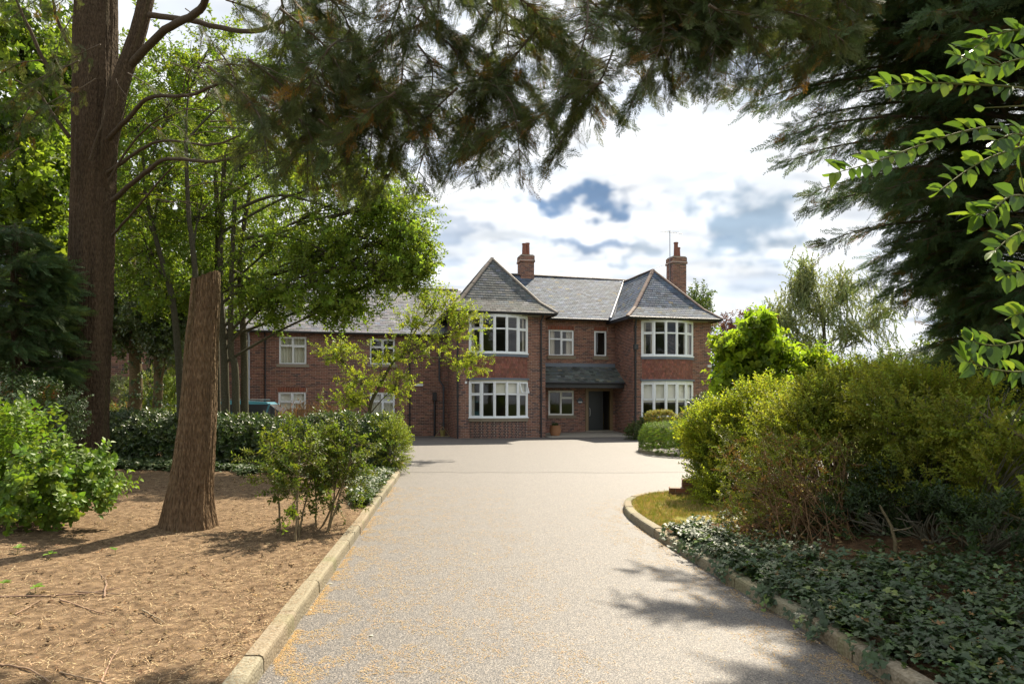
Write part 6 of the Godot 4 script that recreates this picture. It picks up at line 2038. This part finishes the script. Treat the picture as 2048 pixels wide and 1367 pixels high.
func make_litter() -> void:
	var b := B.new()
	b.strip(Vector3(-0.5, 0, 0), Vector3(0.0, 0.06, 0.06), Vector3(0, 0, 1), 0.035, Color.WHITE)
	b.strip(Vector3(0.0, 0.06, 0.06), Vector3(0.5, 0, 0), Vector3(0, 0, 1), 0.035, Color.WHITE)
	var nd := b.mesh()
	var t := thing("needle_litter", "dry cypress needles strewn over the mulch bed and gutters", "litter", on_ground(-3.5, 6.0))
	t.set_meta("kind", "stuff")
	var xf := []
	var cs := []
	for k in 34000:
		var d := 3.6 + 11.0 * pow(rng.randf(), 1.5)
		var x := left_edge(d) - 0.16 - 6.0 * pow(rng.randf(), 1.25)
		if nz.get_noise_2d(x * 16.0 + 50.0, d * 16.0) > 0.25 and rng.randf() < 0.6: continue
		var s := rr(0.03, 0.09)
		xf.append(Transform3D(Basis(Vector3.UP, rr(0, TAU)) * Basis(Vector3.RIGHT, rr(-0.4, 0.4)) * Basis(Vector3.BACK, rr(-0.3, 0.3)).scaled(Vector3.ONE * s), on_ground(x, d) + Vector3(0, rr(0.002, 0.016), 0) - t.position))
		cs.append(tint(Color(0.60, 0.46, 0.28).lerp(Color(0.24, 0.155, 0.095), pow(rng.randf(), 1.2)), 0.2))
	for k in 42000:
		var d := 3.8 + 10.0 * pow(rng.randf(), 1.4)
		var x := left_edge(d) + 0.02 + 2.2 * pow(rng.randf(), 2.2)
		if rng.randf() < 0.25: x = right_edge(d) - 0.02 - 0.6 * pow(rng.randf(), 2.0)
		if rng.randf() < 0.12: x = lerpf(left_edge(d), right_edge(d), rng.randf())
		if nz.get_noise_2d(x * 30.0, d * 18.0) < -0.1: continue
		var s := rr(0.025, 0.06)
		xf.append(Transform3D(Basis(Vector3.UP, rr(0, TAU)).scaled(Vector3.ONE * s), Vector3(x, rr(0.001, 0.005), -d) - t.position))
		cs.append(tint(Color(0.52, 0.36, 0.17), 0.25))
	for k in 1500:
		var d := 3.6 + 11.0 * rng.randf()
		var x := left_edge(d) - rr(0.03, 0.13)
		xf.append(Transform3D(Basis(Vector3.UP, rr(0, TAU)).scaled(Vector3.ONE * rr(0.02, 0.05)), Vector3(x, 0.128, -d) - t.position))
		cs.append(tint(Color(0.30, 0.18, 0.09), 0.25))
	copies("needles", nd, M["straw"], t, xf, cs)
	var crumbs := []
	for k in 2600:
		var d := 3.6 + 10.0 * pow(rng.randf(), 1.5)
		var x := left_edge(d) - 0.2 - 6.0 * pow(rng.randf(), 1.2)
		if nz.get_noise_2d(x * 22.0 + 11.0, d * 22.0) < 0.0: continue
		crumbs.append([on_ground(x, d) + Vector3(0, 0.004, 0), (Vector3.UP + rv() * 0.5).normalized()])
	leafage(t, "leaf_crumbs", "ivy", "straw", crumbs, Color(0.13, 0.085, 0.05), 0.3, 0.16, 0.42, Color(0.30, 0.20, 0.11), 0.35)
	# grass on the verge
	t = thing("verge_grass", "short patchy grass on the nose by the low brick wall", "grass", on_ground(2.6, 10.5))
	t.set_meta("kind", "stuff")
	var lv := []
	for k in 5200:
		var d := rr(8.8, 12.6)
		var x := right_edge(d) + 0.14 + 2.6 * pow(rng.randf(), 1.2)
		if d < 9.6 and x > right_edge(d) + 0.5: continue
		lv.append([on_ground(x, d), Vector3.UP])
	leafage(t, "blades", "tuft", "straw", lv, Color(0.30, 0.33, 0.06), 0.3, 0.5, 1.0, Color(0.52, 0.40, 0.18), 0.45)
	# fallen twigs
	var tw := [[[0, 1190], [150, 1185], [240, 1172]], [[150, 1180], [230, 1184], [290, 1182]], [[120, 1195], [180, 1215], [215, 1225]], [[208, 1190], [211, 1172], [213, 1160], [200, 1143]], [[0, 1325], [60, 1335], [110, 1367], [160, 1395]], [[200, 1367], [215, 1330], [238, 1290]], [[285, 1218], [310, 1230], [330, 1242]], [[30, 1225], [60, 1208], [85, 1195]], [[120, 1340], [170, 1352], [230, 1366]]]
	for s in tw:
		var pts := PackedVector3Array()
		for p in s:
			var d: float = F * (EYE - 0.2) / (p[1] - HOR)
			for it in 3:
				var xx: float = (p[0] - 1024.0) / F * d
				d = F * (EYE - gh(xx, -d) - 0.02) / (p[1] - HOR)
			var x2: float = (p[0] - 1024.0) / F * d
			pts.append(on_ground(x2, d) + Vector3(0, 0.012, 0))
		var o := thing("fallen_twig", "thin fallen twig lying on the needle strewn mulch", "twig", pts[0], 0.0, "fallen twigs on the mulch")
		var b2 := B.new()
		limb(b2, pts, rr(0.006, 0.009), 0.003, 6, tint(Color(0.25, 0.17, 0.11), 0.2), 6, 0.004)
		wpart("stick", b2, "twig", o)
	# seedlings
	for s in [[100, 1105], [35, 1098], [230, 1092], [215, 1024], [50, 1057], [5, 1155], [70, 1165], [40, 1045], [130, 1040]]:
		var d: float = F * (EYE - 0.22) / (s[1] - HOR)
		var p := on_ground((s[0] - 1024.0) / F * d, d)
		var o := thing("green_seedling", "tiny green seedling sprouting from the mulch", "seedling", p, 0.0, "seedlings on the mulch")
		var b2 := B.new()
		b2.tube(V([Vector3(0, -0.01, 0), Vector3(0.005, 0.05, 0)]), PackedFloat32Array([0.003, 0.002]), 4, Color(0.12, 0.16, 0.03))
		part("stem", b2.mesh(), M["twig"], o)
		for k in 5:
			var lb := B.new()
			var a := rr(0, TAU)
			lb.oval(Vector3(0.004, 0.05, 0), Vector3(cos(a), rr(0.1, 0.5), sin(a)).normalized(), Vector3.UP, rr(0.05, 0.09), rr(0.035, 0.05), tint(Color(0.17, 0.30, 0.03), 0.2))
			part("leaf", lb.mesh(), M["leaf"], o)
	# white petals on the drive
	for s in [[945, 1107], [617, 1219], [738, 1270], [657, 1166], [1255, 1045], [1275, 1052]]:
		var d: float = F * EYE / (s[1] - HOR)
		var o := thing("fallen_petal", "single white petal lying on the drive", "petal", Vector3((s[0] - 1024.0) / F * d, 0.004, -d), 0.0, "white petals on the drive")
		var lb := B.new()
		lb.oval(Vector3.ZERO, Vector3(0.9, 0.05, 0.3).normalized(), Vector3.UP, rr(0.035, 0.05), 0.03, Color(0.75, 0.73, 0.68))
		part("petal", lb.mesh(), M["leaf"], o)

func _ready() -> void:
	rng.seed = 7
	nz.seed = 5
	nz.frequency = 0.1
	nz.fractal_octaves = 3
	make_view()
	make_materials()
	make_house()
	make_ground()
	make_sprigs()
	make_left_trees()
	make_right_plants()
	make_left_plants()
	make_near_branch()
	make_trees_behind()
	make_small_things()
	make_litter()
